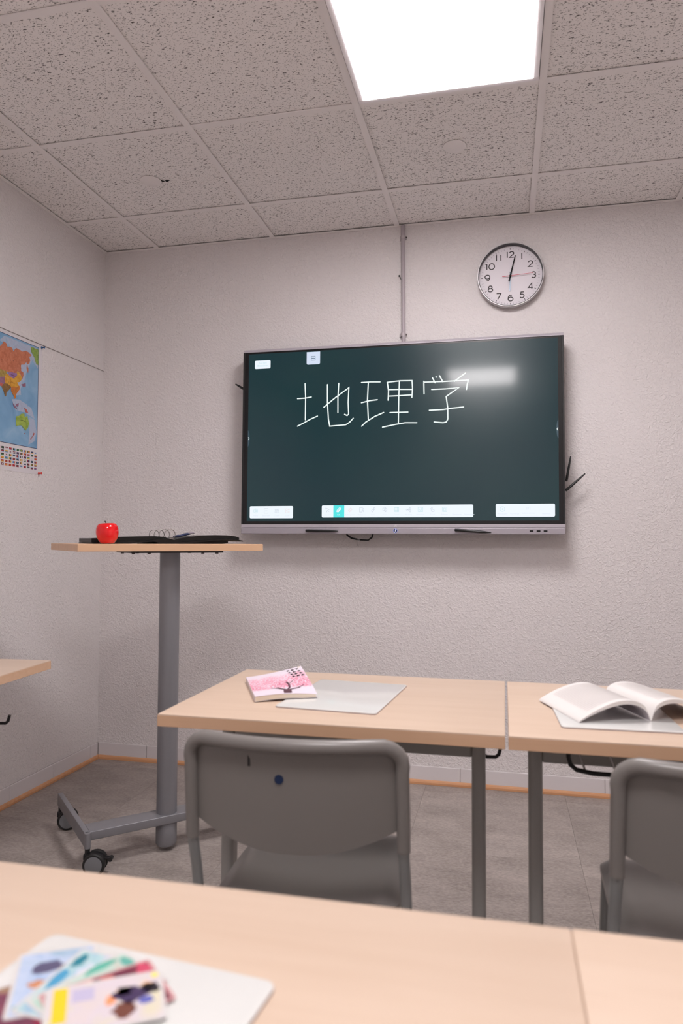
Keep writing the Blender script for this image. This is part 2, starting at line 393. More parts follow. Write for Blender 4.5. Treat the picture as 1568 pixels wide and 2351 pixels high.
def sheet(bm, top, bot, nu, nv, uv=False):
    """closed slab between two surfaces top(u,v), bot(u,v), u,v in 0..1"""
    t = NB()
    A = [[t.verts.new(top(i/nu, j/nv)) for j in range(nv+1)] for i in range(nu+1)]
    B = [[t.verts.new(bot(i/nu, j/nv)) for j in range(nv+1)] for i in range(nu+1)]
    for i in range(nu):
        for j in range(nv):
            t.faces.new((A[i][j], A[i+1][j], A[i+1][j+1], A[i][j+1])); t.faces.new((B[i][j], B[i][j+1], B[i+1][j+1], B[i+1][j]))
    for i in range(nu):
        t.faces.new((A[i][0], B[i][0], B[i+1][0], A[i+1][0])); t.faces.new((A[i][nv], A[i+1][nv], B[i+1][nv], B[i][nv]))
    for j in range(nv):
        t.faces.new((A[0][j], A[0][j+1], B[0][j+1], B[0][j])); t.faces.new((A[nu][j], B[nu][j], B[nu][j+1], A[nu][j+1]))
    bmesh.ops.recalc_face_normals(t, faces=t.faces); join(bm, t); return bm

def obj(name, bm, m, parent=None, smooth=False, loc=None):
    me = bpy.data.meshes.new(name)
    if smooth:
        for f in bm.faces: f.smooth = True
        if smooth == 'auto':
            for e in bm.edges:
                if len(e.link_faces) == 2 and e.calc_face_angle(0) > math.radians(38): e.smooth = False
    bm.to_mesh(me); bm.free()
    for x in (m if isinstance(m, (list, tuple)) else [m]): me.materials.append(x)
    o = bpy.data.objects.new(name, me); COL.objects.link(o)
    if parent: o.parent = parent
    if loc is not None: o.location = loc
    return o
def tag(o, label, cat, group=None):
    o['label'] = label; o['category'] = cat
    if group: o['group'] = group
    return o
def empty(name, loc=(0, 0, 0), rot=(0, 0, 0), label=None, cat=None, group=None):
    o = bpy.data.objects.new(name, None); COL.objects.link(o); o.location = loc; o.rotation_euler = rot
    o.empty_display_size = 0.05
    if label: tag(o, label, cat, group)
    return o
def struct(name, bm, m, smooth=False):
    o = obj(name, bm, m, None, smooth); o['kind'] = 'structure'; return o
def copy_tree(o, parent=None):
    c = o.copy(); COL.objects.link(c)
    if parent: c.parent = parent
    for ch in list(o.children): copy_tree(ch, c)
    return c
def link_copy(o, loc, parent):
    c = o.copy(); COL.objects.link(c); c.location = loc; c.parent = parent; return c
# flat drawings on walls: local x -> along, local y -> up, local z -> out of the wall
BACK = Matrix(((1, 0, 0, 0), (0, 0, -1, 0), (0, 1, 0, 0), (0, 0, 0, 1)))        # back wall, out = -y
LEFT = Matrix(((0, 0, 1, 0), (1, 0, 0, 0), (0, 1, 0, 0), (0, 0, 0, 1)))         # left wall, out = +x, along = +y

# ------------------------------------------------------------------ room shell
RX, RY, H = 3.75, -4.4, 2.625
struct('wall_back', bx(NB(), -0.15, RX+0.15, 0, 0.15, 0, 2.9), M['plaster'])
struct('wall_left', bx(NB(), -0.15, 0, RY, 0, 0, 2.9), M['plaster'])
struct('wall_right', bx(NB(), RX, RX+0.15, RY, 0, 0, 2.9), M['plaster'])
struct('wall_front', bx(NB(), -0.15, RX+0.15, RY-0.15, RY, 0, 2.9), M['plaster'])

# floor: screed with separate vinyl tiles
fl = struct('floor', bx(NB(), -0.15, RX+0.15, RY-0.15, 0.15, -0.15, -0.004), M['floor'])
FT = 0.6096
xs = [0.0, 0.471] + [0.471+FT*i for i in range(1, 6)]; xs = [x for x in xs if x < RX-0.02] + [RX]
ys = [0.0, -0.100] + [-0.100-FT*i for i in range(1, 12)]; ys = [y for y in ys if y > RY+0.02] + [RY]
cache = {}
for i in range(len(xs)-1):
    for j in range(len(ys)-1):
        a, b = xs[i+1]-xs[i], ys[j]-ys[j+1]; k = (round(a, 4), round(b, 4)); g = 0.00025
        c = ((xs[i]+xs[i+1])/2, (ys[j]+ys[j+1])/2, 0)
        if k not in cache:
            cache[k] = obj('vinyl_tile', bx(NB(), -a/2+g, a/2-g, -b/2+g, b/2-g, -0.004, 0, 0.0004, 1), M['floor'], fl, loc=c)
        else: link_copy(cache[k], c, fl)

# ceiling: slab above, T-bar grid, tiles laid in
ce = struct('ceiling', bx(NB(), -0.15, RX+0.15, RY-0.15, 0.15, 2.70, 2.80), M['void'])
GX0, GY0, T = 1.5506, -0.3584, 0.625
gx = [0.0]+[GX0+T*i for i in range(-2, 4) if 0.03 < GX0+T*i < RX-0.03]+[RX]
gy = [0.0]+[GY0-T*i for i in range(0, 10) if GY0-T*i > RY+0.03]+[RY]
for x in gx[1:-1]: obj('grid_bar', bx(NB(), -0.012, 0.012, RY, -0.002, 0, 0.004), M['grid'], ce, loc=(x, 0, H))
for y in gy[1:-1]:
    for i in range(len(gx)-1):
        a, b = gx[i]+(0.012 if i else 0.002), gx[i+1]-(0.012 if i < len(gx)-2 else 0.002)
        obj('grid_bar', bx(NB(), a, b, y-0.012, y+0.012, 0, 0.004), M['grid'], ce, loc=(0, 0, H+0.0004))
obj('wall_angle', bx(NB(), 0.0005, RX-0.0005, -0.016, -0.0005, H-0.001, H+0.002), M['grid'], ce)
obj('wall_angle', bx(NB(), 0.0005, 0.016, RY, -0.017, H-0.001, H+0.002), M['grid'], ce)
obj('wall_angle', bx(NB(), RX-0.016, RX-0.0005, RY, -0.017, H-0.001, H+0.002), M['grid'], ce)
LAMPS = [(1.8631, GY0-1.5*T), (1.8631, GY0-4.5*T)]
cache = {}
for i in range(len(gx)-1):
    for j in range(len(gy)-1):
        c = ((gx[i]+gx[i+1])/2, (gy[j]+gy[j+1])/2, H)
        if any(abs(c[0]-lx) < 0.1 and abs(c[1]-ly) < 0.1 for lx, ly in LAMPS): continue
        a, b = gx[i+1]-gx[i]-0.014, gy[j]-gy[j+1]-0.014
        # tiles are cut a little short at the walls and lie unevenly: dark slits show
        k = (round(a, 3), round(b, 3))
        cc = (c[0]+random.uniform(-0.0015, 0.0015), c[1]+random.uniform(-0.0015, 0.0015), H+0.0058+random.uniform(0, 0.0018))
        if j == 0: cc = (cc[0], cc[1]-0.004, cc[2])
        if k not in cache:
            cache[k] = obj('ceiling_tile', bx(NB(), -a/2, a/2, -b/2, b/2, 0, 0.015, 0.0012, 1), M['fissured'], ce, loc=cc)
        else: link_copy(cache[k], cc, ce)

for k, (lx, ly) in enumerate(LAMPS):
    lab = ('square white ceiling light panel nearest the screen wall', 'square ceiling light panel above the near tables, second from the screen wall',
           )[k]
    e = empty('ceiling_light', (lx, ly, H), label=lab, cat='ceiling light', group='ceiling light panels')
    f = NB(); q = 0.2985; q2 = 0.2795
    for x0, x1, y0, y1 in ((-q, q, q2, q), (-q, q, -q, -q2), (-q, -q2, -q2, q2), (q2, q, -q2, q2)):
        bx(f, x0, x1, y0, y1, -0.0045, 0.03, 0.001, 1)
    obj('frame', f, M['lampframe'], e)
    obj('diffuser', bx(NB(), -q2, q2, -q2, q2, -0.0060, 0.004, 0.001, 1), M['lamp'], e)
    obj('housing', bx(NB(), -q+0.01, q-0.01, -q+0.01, q-0.01, 0.031, 0.05), M['grid'], e)

# skirting tiles and beech strips
for side in ('back', 'left'):
    if side == 'back':
        base = struct('baseboard_back', bx(NB(), 0.0, RX, -0.008, -0.0005, 0.004, 0.079), M['mortar'])
        js = [0.282-0.3125+0.3125*i for i in range(0, 13)]
        js = [0.012]+[x for x in js if 0.05 < x < RX-0.05]+[RX-0.001]
        for a, b in zip(js[:-1], js[1:]):
            obj('skirting_tile', bx(NB(), a+0.001, b-0.001, -0.0125, -0.006, 0.012, 0.0815, 0.0025, 2), M['skirt'], base)
        struct('trim_1', prism(NB(), [(0.0, 0.0005), (-0.021, 0.0005), (-0.021, 0.010), (-0.018, 0.017), (-0.0135, 0.0205), (-0.013, 0.0205)], 0.0215, RX-0.001,
               Matrix(((0, 0, 1, 0), (1, 0, 0, 0), (0, 1, 0, 0), (0, 0, 0, 1)))), M['strip'])
    else:
        base = struct('baseboard_left', bx(NB(), 0.0005, 0.008, RY, -0.0130, 0.004, 0.079), M['mortar'])
        js = [-0.0815-0.302*i for i in range(0, 20)]
        js = [-0.0130]+[y for y in js if y > RY+0.05]+[RY+0.001]
        for a, b in zip(js[:-1], js[1:]):
            obj('skirting_tile', bx(NB(), 0.006, 0.0125, b+0.001, a-0.001, 0.012, 0.0815, 0.0025, 2), M['skirt'], base)
        struct('trim_2', prism(NB(), [(0.0, 0.0005), (0.021, 0.0005), (0.021, 0.010), (0.018, 0.017), (0.0135, 0.0205), (0.013, 0.0205)], 0.0005, -RY-0.001,
               Matrix(((1, 0, 0, 0), (0, 0, -1, 0), (0, 1, 0, 0), (0, 0, 0, 1)))), M['strip'])

# ceiling plates and the damaged spot
for k, (x, y, lab) in enumerate(((0.599, -0.651, 'round white blank plate on ceiling tile beside a small black hole'),
                                 (1.866, -0.646, 'round white blank plate on ceiling tile in front of the light panel'))):
    e = lathe(NB(), [(0.0432, 0.0), (0.0432, -0.0025), (0.041, -0.0042), (0.0, -0.0045)], 40)
    tag(obj('ceiling_plate', e, M['cover'], None, 'auto', (x, y, H+0.0048)), lab, 'cover plate', 'round plates on the ceiling')
hb = NB()
prism(hb, [(0.0, 0.006), (0.012, 0.007), (0.011, -0.002), (0.006, -0.003), (0.005, -0.014), (0.001, -0.012)], -0.0006, 0.0)
prism(hb, [(0.016, 0.007), (0.024, 0.008), (0.033, 0.002), (0.037, 0.001), (0.031, -0.005), (0.018, -0.006)], -0.0006, 0.0)
tag(obj('broken_hole', hb, M['hole'], None, loc=(0.6425, -0.637, H+0.0049)), 'small ragged black hole broken into ceiling tile beside round plate', 'hole')

# ------------------------------------------------------------------ interactive display
TH = 0.0127
D = empty('interactive_display', (1.562, -0.130, 1.149), (-TH, 0, 0), 'large black wall-mounted touch display showing white handwriting on dark green', 'display')
def DB(*a, **k): return bx(NB(), *a, **k)
W2 = 0.741
obj('housing', DB(-W2, W2, 0.008, 0.075, 0.002, 0.866, bev=0.004), M['blackside'], D)
obj('wall_bracket', DB(-0.30, 0.30, 0.0755, 0.116, 0.22, 0.62, bev=0.003), M['blackside'], D)
# black glass border around the picture
g = NB(); X0, X1, Z0, Z1 = -0.7135, 0.7155, 0.0600, 0.8640
for a in ((-0.7325, X0, 0.044, 0.874), (X1, 0.7325, 0.044, 0.874), (X0, X1, 0.044, Z0), (X0, X1, Z1, 0.874)):
    bx(g, a[0], a[1], -0.0005, 0.010, a[2], a[3])
obj('glass_border', g, M['blackglass'], D)
for a in ((-W2, -0.7325), (0.7325, W2)): obj('side_bezel', DB(a[0], a[1], -0.003, 0.012, 0.044, 0.872, bev=0.001, seg=1), M['blackside'], D)
obj('top_bezel', prism(NB(), [(-0.0040, 0.8720), (-0.0040, 0.8745), (0.0125, 0.8885), (0.060, 0.8885), (0.060, 0.8720)], -W2, W2,
    Matrix(((0, 0, 1, 0), (1, 0, 0, 0), (0, 1, 0, 0), (0, 0, 0, 1)))), M['bezelgrey'], D)
obj('lower_bezel', DB(-W2, W2, -0.004, 0.012, 0.0288, 0.044, bev=0.001, seg=1), M['bezelgrey'], D)
obj('tray_bar', DB(-W2, W2, -0.004, 0.060, 0.0, 0.0278, bev=0.003), M['bezelgrey2'], D)
pan = obj('screen_panel', DB(X0, X1, 0.0, 0.006, Z0, Z1), M['screen'], D)
DM = lambda out: Matrix.Translation((0, -out, 0)) @ BACK
STROKES = [[(-.4317,.71),(-.4285,.644),(-.4287,.5375)],[(-.468,.6395),(-.4322,.6405),(-.4004,.6447)],[(-.4666,.5084),(-.4342,.5238),(-.4032,.5397),(-.3697,.5531)],[(-.3391,.5938),(-.2865,.6352),(-.2196,.6813),(-.2227,.6117),(-.22,.5576),(-.2272,.5506),(-.2394,.557)],[(-.268,.7039),(-.2718,.6377),(-.2713,.5654)],[(-.3227,.7003),(-.322,.6155),(-.3165,.5368),(-.31,.5035),(-.2336,.5077),(-.2154,.5185),(-.198,.537)],[(-.1602,.7027),(-.1168,.7037),(-.0725,.7017)],[(-.1276,.7024),(-.1314,.6201),(-.1268,.5293)],[(-.1597,.608),(-.1224,.6161),(-.0853,.6194)],[(-.1579,.4987),(-.1399,.516),(-.0981,.5414),(-.0552,.5589)],[(-.0379,.6936),(-.033,.6577),(-.0346,.6151)],[(-.0391,.6984),(.0202,.7029),(.0754,.7015),(.0778,.6648),(.075,.6237)],[(-.0306,.6642),(.0203,.6632),(.0755,.6608)],[(-.0305,.6339),(.0204,.6342),(.075,.6355)],[(.0172,.7018),(.0145,.6261),(.013,.5093)],[(-.0261,.5573),(.0147,.557),(.057,.5567)],[(-.0603,.4909),(-.0028,.5015),(.0442,.5083),(.098,.5065)],[(.1292,.6955),(.1298,.6685),(.1304,.6379)],[(.1292,.6914),(.2165,.6904),(.3294,.6923),(.3237,.6716),(.3208,.6497)],[(.1681,.7108),(.1808,.6862)],[(.1843,.7136),(.1866,.7123)],[(.2004,.7181),(.2154,.6893)],[(.2669,.6893),(.2909,.7068),(.3159,.7243)],[(.1646,.6564),(.228,.6566),(.2874,.6599),(.2566,.6397),(.2302,.6215),(.2371,.5706),(.2376,.5183),(.2307,.5057),(.2164,.5027),(.1762,.5075)],[(.1543,.5614),(.2165,.5626),(.2622,.5679),(.3077,.5709)]]
for nm, lo, hi in (('first', 0, 6), ('second', 6, 17), ('third', 17, 25)):
    b = NB()
    for s in STROKES[lo:hi]: ribbon(b, s, 0.0056, 0, DM(0.0008))
    o = obj('handwritten_character', b, M['stroke'], pan)
    o['label'] = nm + ' of three white handwritten characters on the screen'
def ui(name, x0, x1, z0, z1, m='uiwhite', r=0.006, corners=(1, 1, 1, 1), out=0.0006):
    return obj(name, flat(NB(), rrect(x0, x1, z0, z1, r, 4, corners), 0, DM(out)), M[m], pan)
ui('note_box', -0.6830, -0.6040, 0.7915, 0.8315)['label'] = 'small white box with two lines of pale lettering'
ui('screen_tab', -0.4250, -0.3595, 0.7998, 0.8600, 'uitab', 0.007, (0, 0, 1, 1))
ui('tool_bar', -0.6990, -0.4840, 0.0735, 0.1305)
ui('tool_bar', -0.3450, 0.3495, 0.0765, 0.1325)
ui('tool_bar', 0.4468, 0.6985, 0.0775, 0.1340)
ui('active_tool', -0.2895, -0.2375, 0.0765, 0.1325, 'uicyan', 0.0005, out=0.0009)
def text_mesh(b, s, size, x, z, out=0.0012, mx=None, align='CENTER', bold=0.0):
    c = bpy.data.curves.new('t', 'FONT'); c.body = s; c.size = size; c.align_x = align; c.align_y = 'CENTER'; c.fill_mode = 'FRONT'; c.offset = bold
    c.resolution_u = 3
    o = bpy.data.objects.new('t', c); me = o.to_mesh(); t = NB(); t.from_mesh(me); o.to_mesh_clear()
    bpy.data.objects.remove(o); bpy.data.curves.remove(c)
    join(b, t, (DM(out) if mx is None else mx) @ Matrix.Translation((x, z, 0)))
# toolbar icons: line drawings
def icon(kind, cx, cz, m, s=0.0105, lw=0.0015, nm='tool_icon'):
    b = NB(); mx = DM(0.0013)
    def ln(*pts): ribbon(b, [(cx+p[0]*s, cz+p[1]*s) for p in pts], lw, 0, mx, False)
    def ci(r, px=0, pz=0): ln(*[(px+r*math.cos(2*PI*i/16), pz+r*math.sin(2*PI*i/16)) for i in range(17)])
    def sq(x0, z0, x1, z1): ln((x0, z0), (x1, z0), (x1, z1), (x0, z1), (x0, z0))
    if kind == 'menu': ci(1); ci(0.5); ci(0.2)
    elif kind == 'exit': ln((1, .8), (.8, 1), (-.9, 1), (-.9, -1), (.8, -1), (1, -.7)); ln((.6, 0), (-.3, 0)); ln((0, .3), (-.3, 0), (0, -.3))
    elif kind == 'share': ci(.4, -.5, .5); ci(.4, .5, .5); sq(-.9, -.9, -.1, -.1); ln((.2, -.2), (.9, -.2)); ln((.2, -.6), (.9, -.6)); ln((.2, -.95), (.9, -.95))
    elif kind == 'list': sq(-.9, .1, -.2, .9); sq(-.9, -.9, -.2, -.1); ln((.1, .8), (1, .8)); ln((.1, .4), (1, .4)); ln((.1, -.3), (1, -.3)); ln((.1, -.8), (1, -.8))
    elif kind == 'arrow': ln((-.8, .9), (-.3, -.9), (.1, -.2), (.9, .3), (-.8, .9)); ln((.1, -.1), (.8, -.8))
    elif kind == 'pen': ln((-.9, -.8), (-.7, -.1), (.3, .9), (.9, .8), (.9, .3), (-.1, -.8), (-.9, -.8)); ci(.3)
    elif kind == 'eraser': ln((-.9, -.3), (.2, .9), (.9, .2), (-.2, -.9), (-.9, -.3)); ln((-.4, .2), (.3, -.4))
    elif kind == 'mark': ln((.2, 1), (-.9, 1), (-.9, -1), (.2, -1)); ln((.2, 1), (.8, .5), (.4, -.2)); ln((.1, -.1), (.9, -.9)); ln((.9, -.1), (.1, -.9))
    elif kind == 'ruler': ln((-.9, -.5), (.4, 1), (.9, .6), (-.4, -1), (-.9, -.5)); ci(.2, .2, .3)
    elif kind == 'shape': sq(-.9, -.4, .2, .7); ln((.1, .9), (1, .3), (.4, -.9), (-.4, -.5), (.1, .9))
    elif kind == 'table': sq(-.9, -.9, .9, .9); ln((-.3, -.9), (-.3, .9)); ln((.3, -.9), (.3, .9)); ln((-.9, .3), (.9, .3)); ln((-.9, -.3), (.9, -.3))
    elif kind == 'mind': ci(.3, -.7, 0); ci(.25, .7, .8); ci(.25, .7, 0); ci(.25, .7, -.8); ln((-.4, 0), (.5, .7)); ln((-.4, 0), (.5, 0)); ln((-.4, 0), (.5, -.7))
    elif kind == 'screen': sq(-1, -.9, 1, .9); ln((-.3, -.2), (-.3, .4)); ln((.4, .7), (.4, -.3), (-.3, -.3))
    elif kind == 'touch': ln((-.3, -.9), (-.6, -.1), (-.1, .5), (.1, 0), (.7, -.1), (.8, -.8), (-.3, -.9)); ln((-.9, .4), (-.5, .4)); ln((-.5, .9), (-.4, .6)); ln((.1, 1), (0, .7))
    elif kind == 'frame': sq(-.9, -.9, .9, .9); sq(-.4, -.5, .4, .5)
    elif kind == 'plus': ci(1); ln((-.4, 0), (.4, 0)); ln((0, -.4), (0, .4))
    elif kind == 'flag': sq(-1, -1, 1, 1); ln((-1, .1), (0, .1), (1, -.1)); ln((-.6, -.1), (.8, -.25))
    return obj(nm, b, M[m], pan)
for kind, x, mt, tx in (('menu', -0.6690, 'uiteal', 'Menü'), ('exit', -0.6165, 'uigrey', 'Beenden'), ('share', -0.5635, 'uigrey', 'Teilen'), ('list', -0.5110, 'uired', 'Liste')):
    icon(kind, x, 0.1085, mt); b = NB(); text_mesh(b, tx, 0.0105, x, 0.0860); obj('tool_caption', b, M['uifaint'], pan)
names = ['Auswahl', 'Stift', 'Radiergummi', 'Markieren', 'Lineal', 'Form', 'Tabelle', 'Mindmap', 'Bildschirm', 'Touch', 'Rahmen', 'Werkzeuge', 'Einstellungen']
kinds = ['arrow', 'pen', 'eraser', 'mark', 'ruler', 'shape', 'table', 'mind', 'screen', 'touch', 'frame', None, None]
for i, (kd, tx) in enumerate(zip(kinds, names)):
    x = -0.3180+0.0541*i
    mt = ('uigrey', 'uiwhite', 'uired', 'uigrey', 'uigrey', 'uigrey', 'uiteal', 'uigrey', 'uiteal', 'uigrey', 'uiteal', None, None)[i]
    if kd: icon(kd, x, 0.1110, mt, lw=0.0030 if kd == 'pen' else 0.0015)
    b = NB(); text_mesh(b, tx, 0.0088, x, 0.0885); obj('tool_caption', b, M['uiwhite' if i == 1 else 'uifaint'], pan)
for x, tx in ((0.4760, 'Hinzufügen'), (0.5280, 'Vorherige'), (0.5870, 'Seitennummer'), (0.6600, 'Nächste')):
    b = NB(); text_mesh(b, tx, 0.0098, x, 0.0905 if tx[0] != 'S' else 0.0935); obj('tool_caption', b, M['uifaint'], pan)
icon('plus', 0.4760, 0.1110, 'uiteal')
b = NB(); text_mesh(b, '1/1', 0.017, 0.5870, 0.1130); obj('page_number', b, M['uifaint'], pan)
b = NB(); text_mesh(b, 'Aus dem', 0.0115, -0.6435, 0.8190); text_mesh(b, 'Bildschirm', 0.0125, -0.6435, 0.8060); obj('note_text', b, M['uiteal'], pan)
icon('flag', -0.3925, 0.8290, 'uidark', 0.0095, 0.0020, 'tab_icon')
for sgn, x, z in ((1, X0, 0.4560), (-1, X1, 0.4594)):
    flatp = [(x+sgn*0.0002, z+0.040)]+[(x+sgn*0.0085*math.cos(t), z+0.040*math.sin(t)) for t in [math.radians(a) for a in range(70, -71, -10)]]+[(x+sgn*0.0002, z-0.040)]
    obj('edge_handle', flat(NB(), flatp, 0, DM(0.0006)), M['uibulge'], pan)
    obj('edge_chevron', ribbon(NB(), [(x+sgn*0.0026, z+0.0060), (x+sgn*0.0062, z), (x+sgn*0.0026, z-0.0060)], 0.0026, 0, DM(0.0009)), M['stroke'], pan)
b = NB(); text_mesh(b, 'VS', 0.0125, 0.0012, 0.0364, 0.0046, bold=0.0003); obj('maker_mark', b, mat('pale_print', S(214, 210, 206), 0.4), D)
pb = obj('power_button', prism(NB(), circle(0.0092, 28, 0.0013, 0.0150), 0.0, 0.0012, DM(0.0042)), M['navybtn'], D)
b = NB(); ribbon(b, [(0.0013+0.0088*math.cos(2*PI*i/28), 0.0150+0.0088*math.sin(2*PI*i/28)) for i in range(29)], 0.0016, 0, DM(0.0057), False); obj('light_ring', b, M['ledring'], pb)
b = NB(); ribbon(b, [(0.0030, 0.0235), (0.0005, 0.0155), (0.0025, 0.0150), (-0.0022, 0.0072)], 0.0020, 0, DM(0.0060)); obj('bolt_mark', b, M['ledwhite'], pb)
for x in (0.5990, 0.6285, 0.6580): obj('usb_port', prism(NB(), rrect(x-0.0080, x+0.0080, 0.0108, 0.0180, 0.0008, 2), 0, 0.0010, DM(0.0036)), M['hole'], D)
b = prism(NB(), rrect(0.565, 0.580, 0.8665, 0.8705, 0.001, 2), 0, 0.0006, DM(0.0006)); obj('camera_dot', b, M['blackplastic'], D)
def antenna(x, z, tx, tz, lab):
    s = 1 if x > 0 else -1
    b = NB(); tube(b, [(x, 0.055, z), (x+s*0.011, 0.055, z)], 0.0045, 10)
    d = Vector((tx-x, 0, tz-z)); n = d.normalized(); p0 = Vector((x+s*0.011, 0.055, z))
    tube(b, [p0-n*0.005, p0+n*0.01, p0+d*0.55, p0+d*0.92, p0+d], [0.0048, 0.0058, 0.0052, 0.0034, 0.0026], 10)
    o = obj('antenna', b, M['blackplastic'], D, 'auto'); o['label'] = lab
antenna(W2, 0.240, W2+0.018, 0.345, 'steep upper right antenna')
antenna(W2, 0.197, W2+0.078, 0.268, 'slanting lower right antenna')
antenna(-W2, 0.706, -W2-0.050, 0.737, 'left antenna stub')

def stylus(x0, z0, x1, z1, lab):
    y = -0.1415
    d = Vector((x1-x0, 0, z1-z0)); L = d.length
    e = empty('stylus', (x0, y, z0), (0, -math.atan2(d.z, d.x), 0), lab, 'stylus', 'styluses on the display bar')
    obj('barrel', tube(NB(), [(0, 0, 0), (0.003, 0, 0), (L*0.72, 0, 0), (L*0.86, 0, 0)], [0.0045, 0.0062, 0.0062, 0.0045], 14), M['blackplastic'], e, 'auto')
    obj('tip', tube(NB(), [(L*0.86, 0, 0), (L*0.97, 0, 0), (L, 0, 0)], [0.0042, 0.0024, 0.0012], 12), M['rubber'], e, 'auto')
stylus(1.1430, 1.1640, 1.2980, 1.1625, 'black stylus lying level on the left half of the display bar')
stylus(1.8300, 1.1680, 1.9900, 1.1560, 'black stylus tilted downward on the right half of the display bar')

# cable and tag below the display
b = NB(); tube(b, [(1.300, -0.036, 1.230), (1.306, -0.036, 1.165), (1.318, -0.038, 1.145), (1.340, -0.042, 1.130), (1.378, -0.044, 1.122), (1.420, -0.042, 1.120), (1.438, -0.038, 1.134), (1.446, -0.036, 1.165), (1.450, -0.036, 1.230)], 0.0042, 10)
tag(obj('cable_loop', b, M['blackwire'], None, True), 'black cable loop drooping under the display', 'cable')
e = empty('cable_tag', (1.379, -0.049, 1.126), (0, math.radians(6), 0), 'clear plastic strip hanging from black cable under the display', 'tag')
obj('strip', prism(NB(), rrect(-0.0055, 0.0055, -0.036, 0.002, 0.002, 3), -0.0004, 0.0004, DM(0.006)), M['tagclear'], e)
obj('rivet', prism(NB(), circle(0.0022, 12, -0.001, -0.028), 0, 0.001, DM(0.0065)), M['screw'], e)

# ------------------------------------------------------------------ conduit, screw
e = empty('cable_conduit', (1.580, -0.0125, 2.04), label='pale grey plastic conduit running from display up to the ceiling', cat='conduit')
obj('pipe', tube(NB(), [(0.004, 0, -0.02), (0.002, 0, 0.30), (0, 0, 0.583)], 0.0098, 18), M['pvc'], e, 'auto')
for z in (0.056, 0.525):
    c = NB(); bx(c, -0.0155, 0.0165, 0.004, 0.0120, z-0.009, z+0.009, 0.001, 1)
    tube(c, [(0.001, 0, z-0.007), (0.001, 0, z+0.007)], 0.0112, 18)
    co = obj('clip', c, M['clip'], e, 'auto')
    obj('screw_head', prism(NB(), circle(0.0035, 12, 0.0165, z), 0, 0.002, Matrix.Translation((0, 0.004, 0)) @ BACK), M['screw'], co)
b = NB(); tube(b, [(0.006, 0.0, -0.012), (0.004, -0.006, -0.004), (0, -0.012, 0)], 0.0014, 8); 
bmesh.ops.create_uvsphere(b, u_segments=12, v_segments=8, radius=0.0045, matrix=Matrix.Translation((0, -0.013, 0.001)))
tag(obj('wall_screw', b, M['blackplastic'], None, True, (1.563, -0.002, 2.379)), 'small black screw sticking out of the wall beside grey conduit', 'screw')

# ------------------------------------------------------------------ clock
CK = empty('wall_clock', (2.078, -0.0005, 2.338), label='round silver-rimmed wall clock with white dial above the display', cat='clock')
KM = lambda out: Matrix.Translation((0, -out, 0)) @ BACK
b = lathe(NB(), [(0.1400, 0.0), (0.1465, 0.004), (0.1500, 0.014), (0.1500, 0.036), (0.1480, 0.0405), (0.1455, 0.0405), (0.1440, 0.038), (0.1436, 0.0095), (0.1400, 0.0095)], 72, BACK, True)
obj('rim', b, M['clockrim'], CK, 'auto')
obj('inner_ring', lathe(NB(), [(0.1434, 0.0100), (0.1434, 0.0385), (0.1420, 0.0385), (0.1425, 0.0100)], 72, BACK, True), M['blackplastic'], CK, 'auto')
dial = obj('dial', prism(NB(), circle(0.1424, 64), 0.010, 0.0135, BACK), M['dial'], CK)
def arc(cx, cz, rx, rz, a0, a1, n=14): return [(cx+rx*math.cos(math.radians(a0+(a1-a0)*i/n)), cz+rz*math.sin(math.radians(a0+(a1-a0)*i/n))) for i in range(n+1)]
DG = {'1': [[(0.12, 0), (0.12, 1)]],
 '2': [arc(.38, .70, .34, .30, 165, -30, 12)+[(0.02, 0.02), (0.74, 0.02)]],
 '3': [arc(.36, .74, .30, .26, 150, -80, 10), arc(.36, .28, .34, .28, 88, -150, 12)],
 '4': [[(0.56, 0), (0.56, 1), (0.0, 0.26), (0.74, 0.26)]],
 '5': [[(0.68, 1), (0.22, 1), (0.12, 0.58)]+arc(.36, .32, .34, .32, 120, -150, 14)],
 '6': [[(0.62, 0.98), (0.40, 1.0)]+arc(.40, .42, .40, .58, 95, 180, 8), arc(.40, .33, .40, .33, 0, 360, 22)],
 '7': [[(0, 1), (0.74, 1), (0.2, 0)]],
 '8': [arc(.38, .75, .29, .25, 0, 360, 20), arc(.38, .26, .37, .27, 0, 360, 22)],
 '9': [arc(.40, .67, .40, .33, 0, 360, 22), arc(.40, .58, .40, .56, 0, -110, 10)],
 '0': [arc(.46, .5, .46, .5, 0, 360, 28)]}
WD = {'1': .24, '0': .92, '4': .74}
for hnum in range(1, 13):
    s = str(hnum); hh = 0.0272; gap = 0.22
    if hnum == 11: gap = 0.50
    wtot = sum(WD.get(c, .76) for c in s)+gap*(len(s)-1)
    th = math.radians(90-30*hnum); r = 0.1015 if hnum in (12, 6) else 0.104
    cx, cz = r*math.cos(th), r*math.sin(th); x = cx-wtot*hh/2; b = NB()
    for c in s:
        for st in DG[c]: ribbon(b, [(x+p[0]*hh, cz-hh/2+p[1]*hh) for p in st], 0.0046, 0, KM(0.0140), False)
        x += (WD.get(c, .76)+gap)*hh
    obj('numeral', b, M['num'], dial)
for i in range(60):
    a = 2*PI*i/60; big = i % 5 == 0; bh = NB()
    ribbon(bh, [(0.1240*math.cos(a), 0.1240*math.sin(a)), (0.1315*math.cos(a), 0.1315*math.sin(a))], 0.0026 if big else 0.0012, 0, KM(0.0139), False)
    obj('hour_tick' if big else 'minute_tick', bh, M['num' if big else 'tick'], dial)
def hand(name, deg, l0, l1, w0, w1, z, m):
    a = math.radians(90-deg); c, s = math.cos(a), math.sin(a); b = NB()
    pts = [(-l0, w0/2), (l1, w1/2), (l1, -w1/2), (-l0, -w0/2)]
    prism(b, [(p[0]*c-p[1]*s, p[0]*s+p[1]*c) for p in pts], 0, 0.0012, KM(z)); return obj(name, b, M[m], CK)
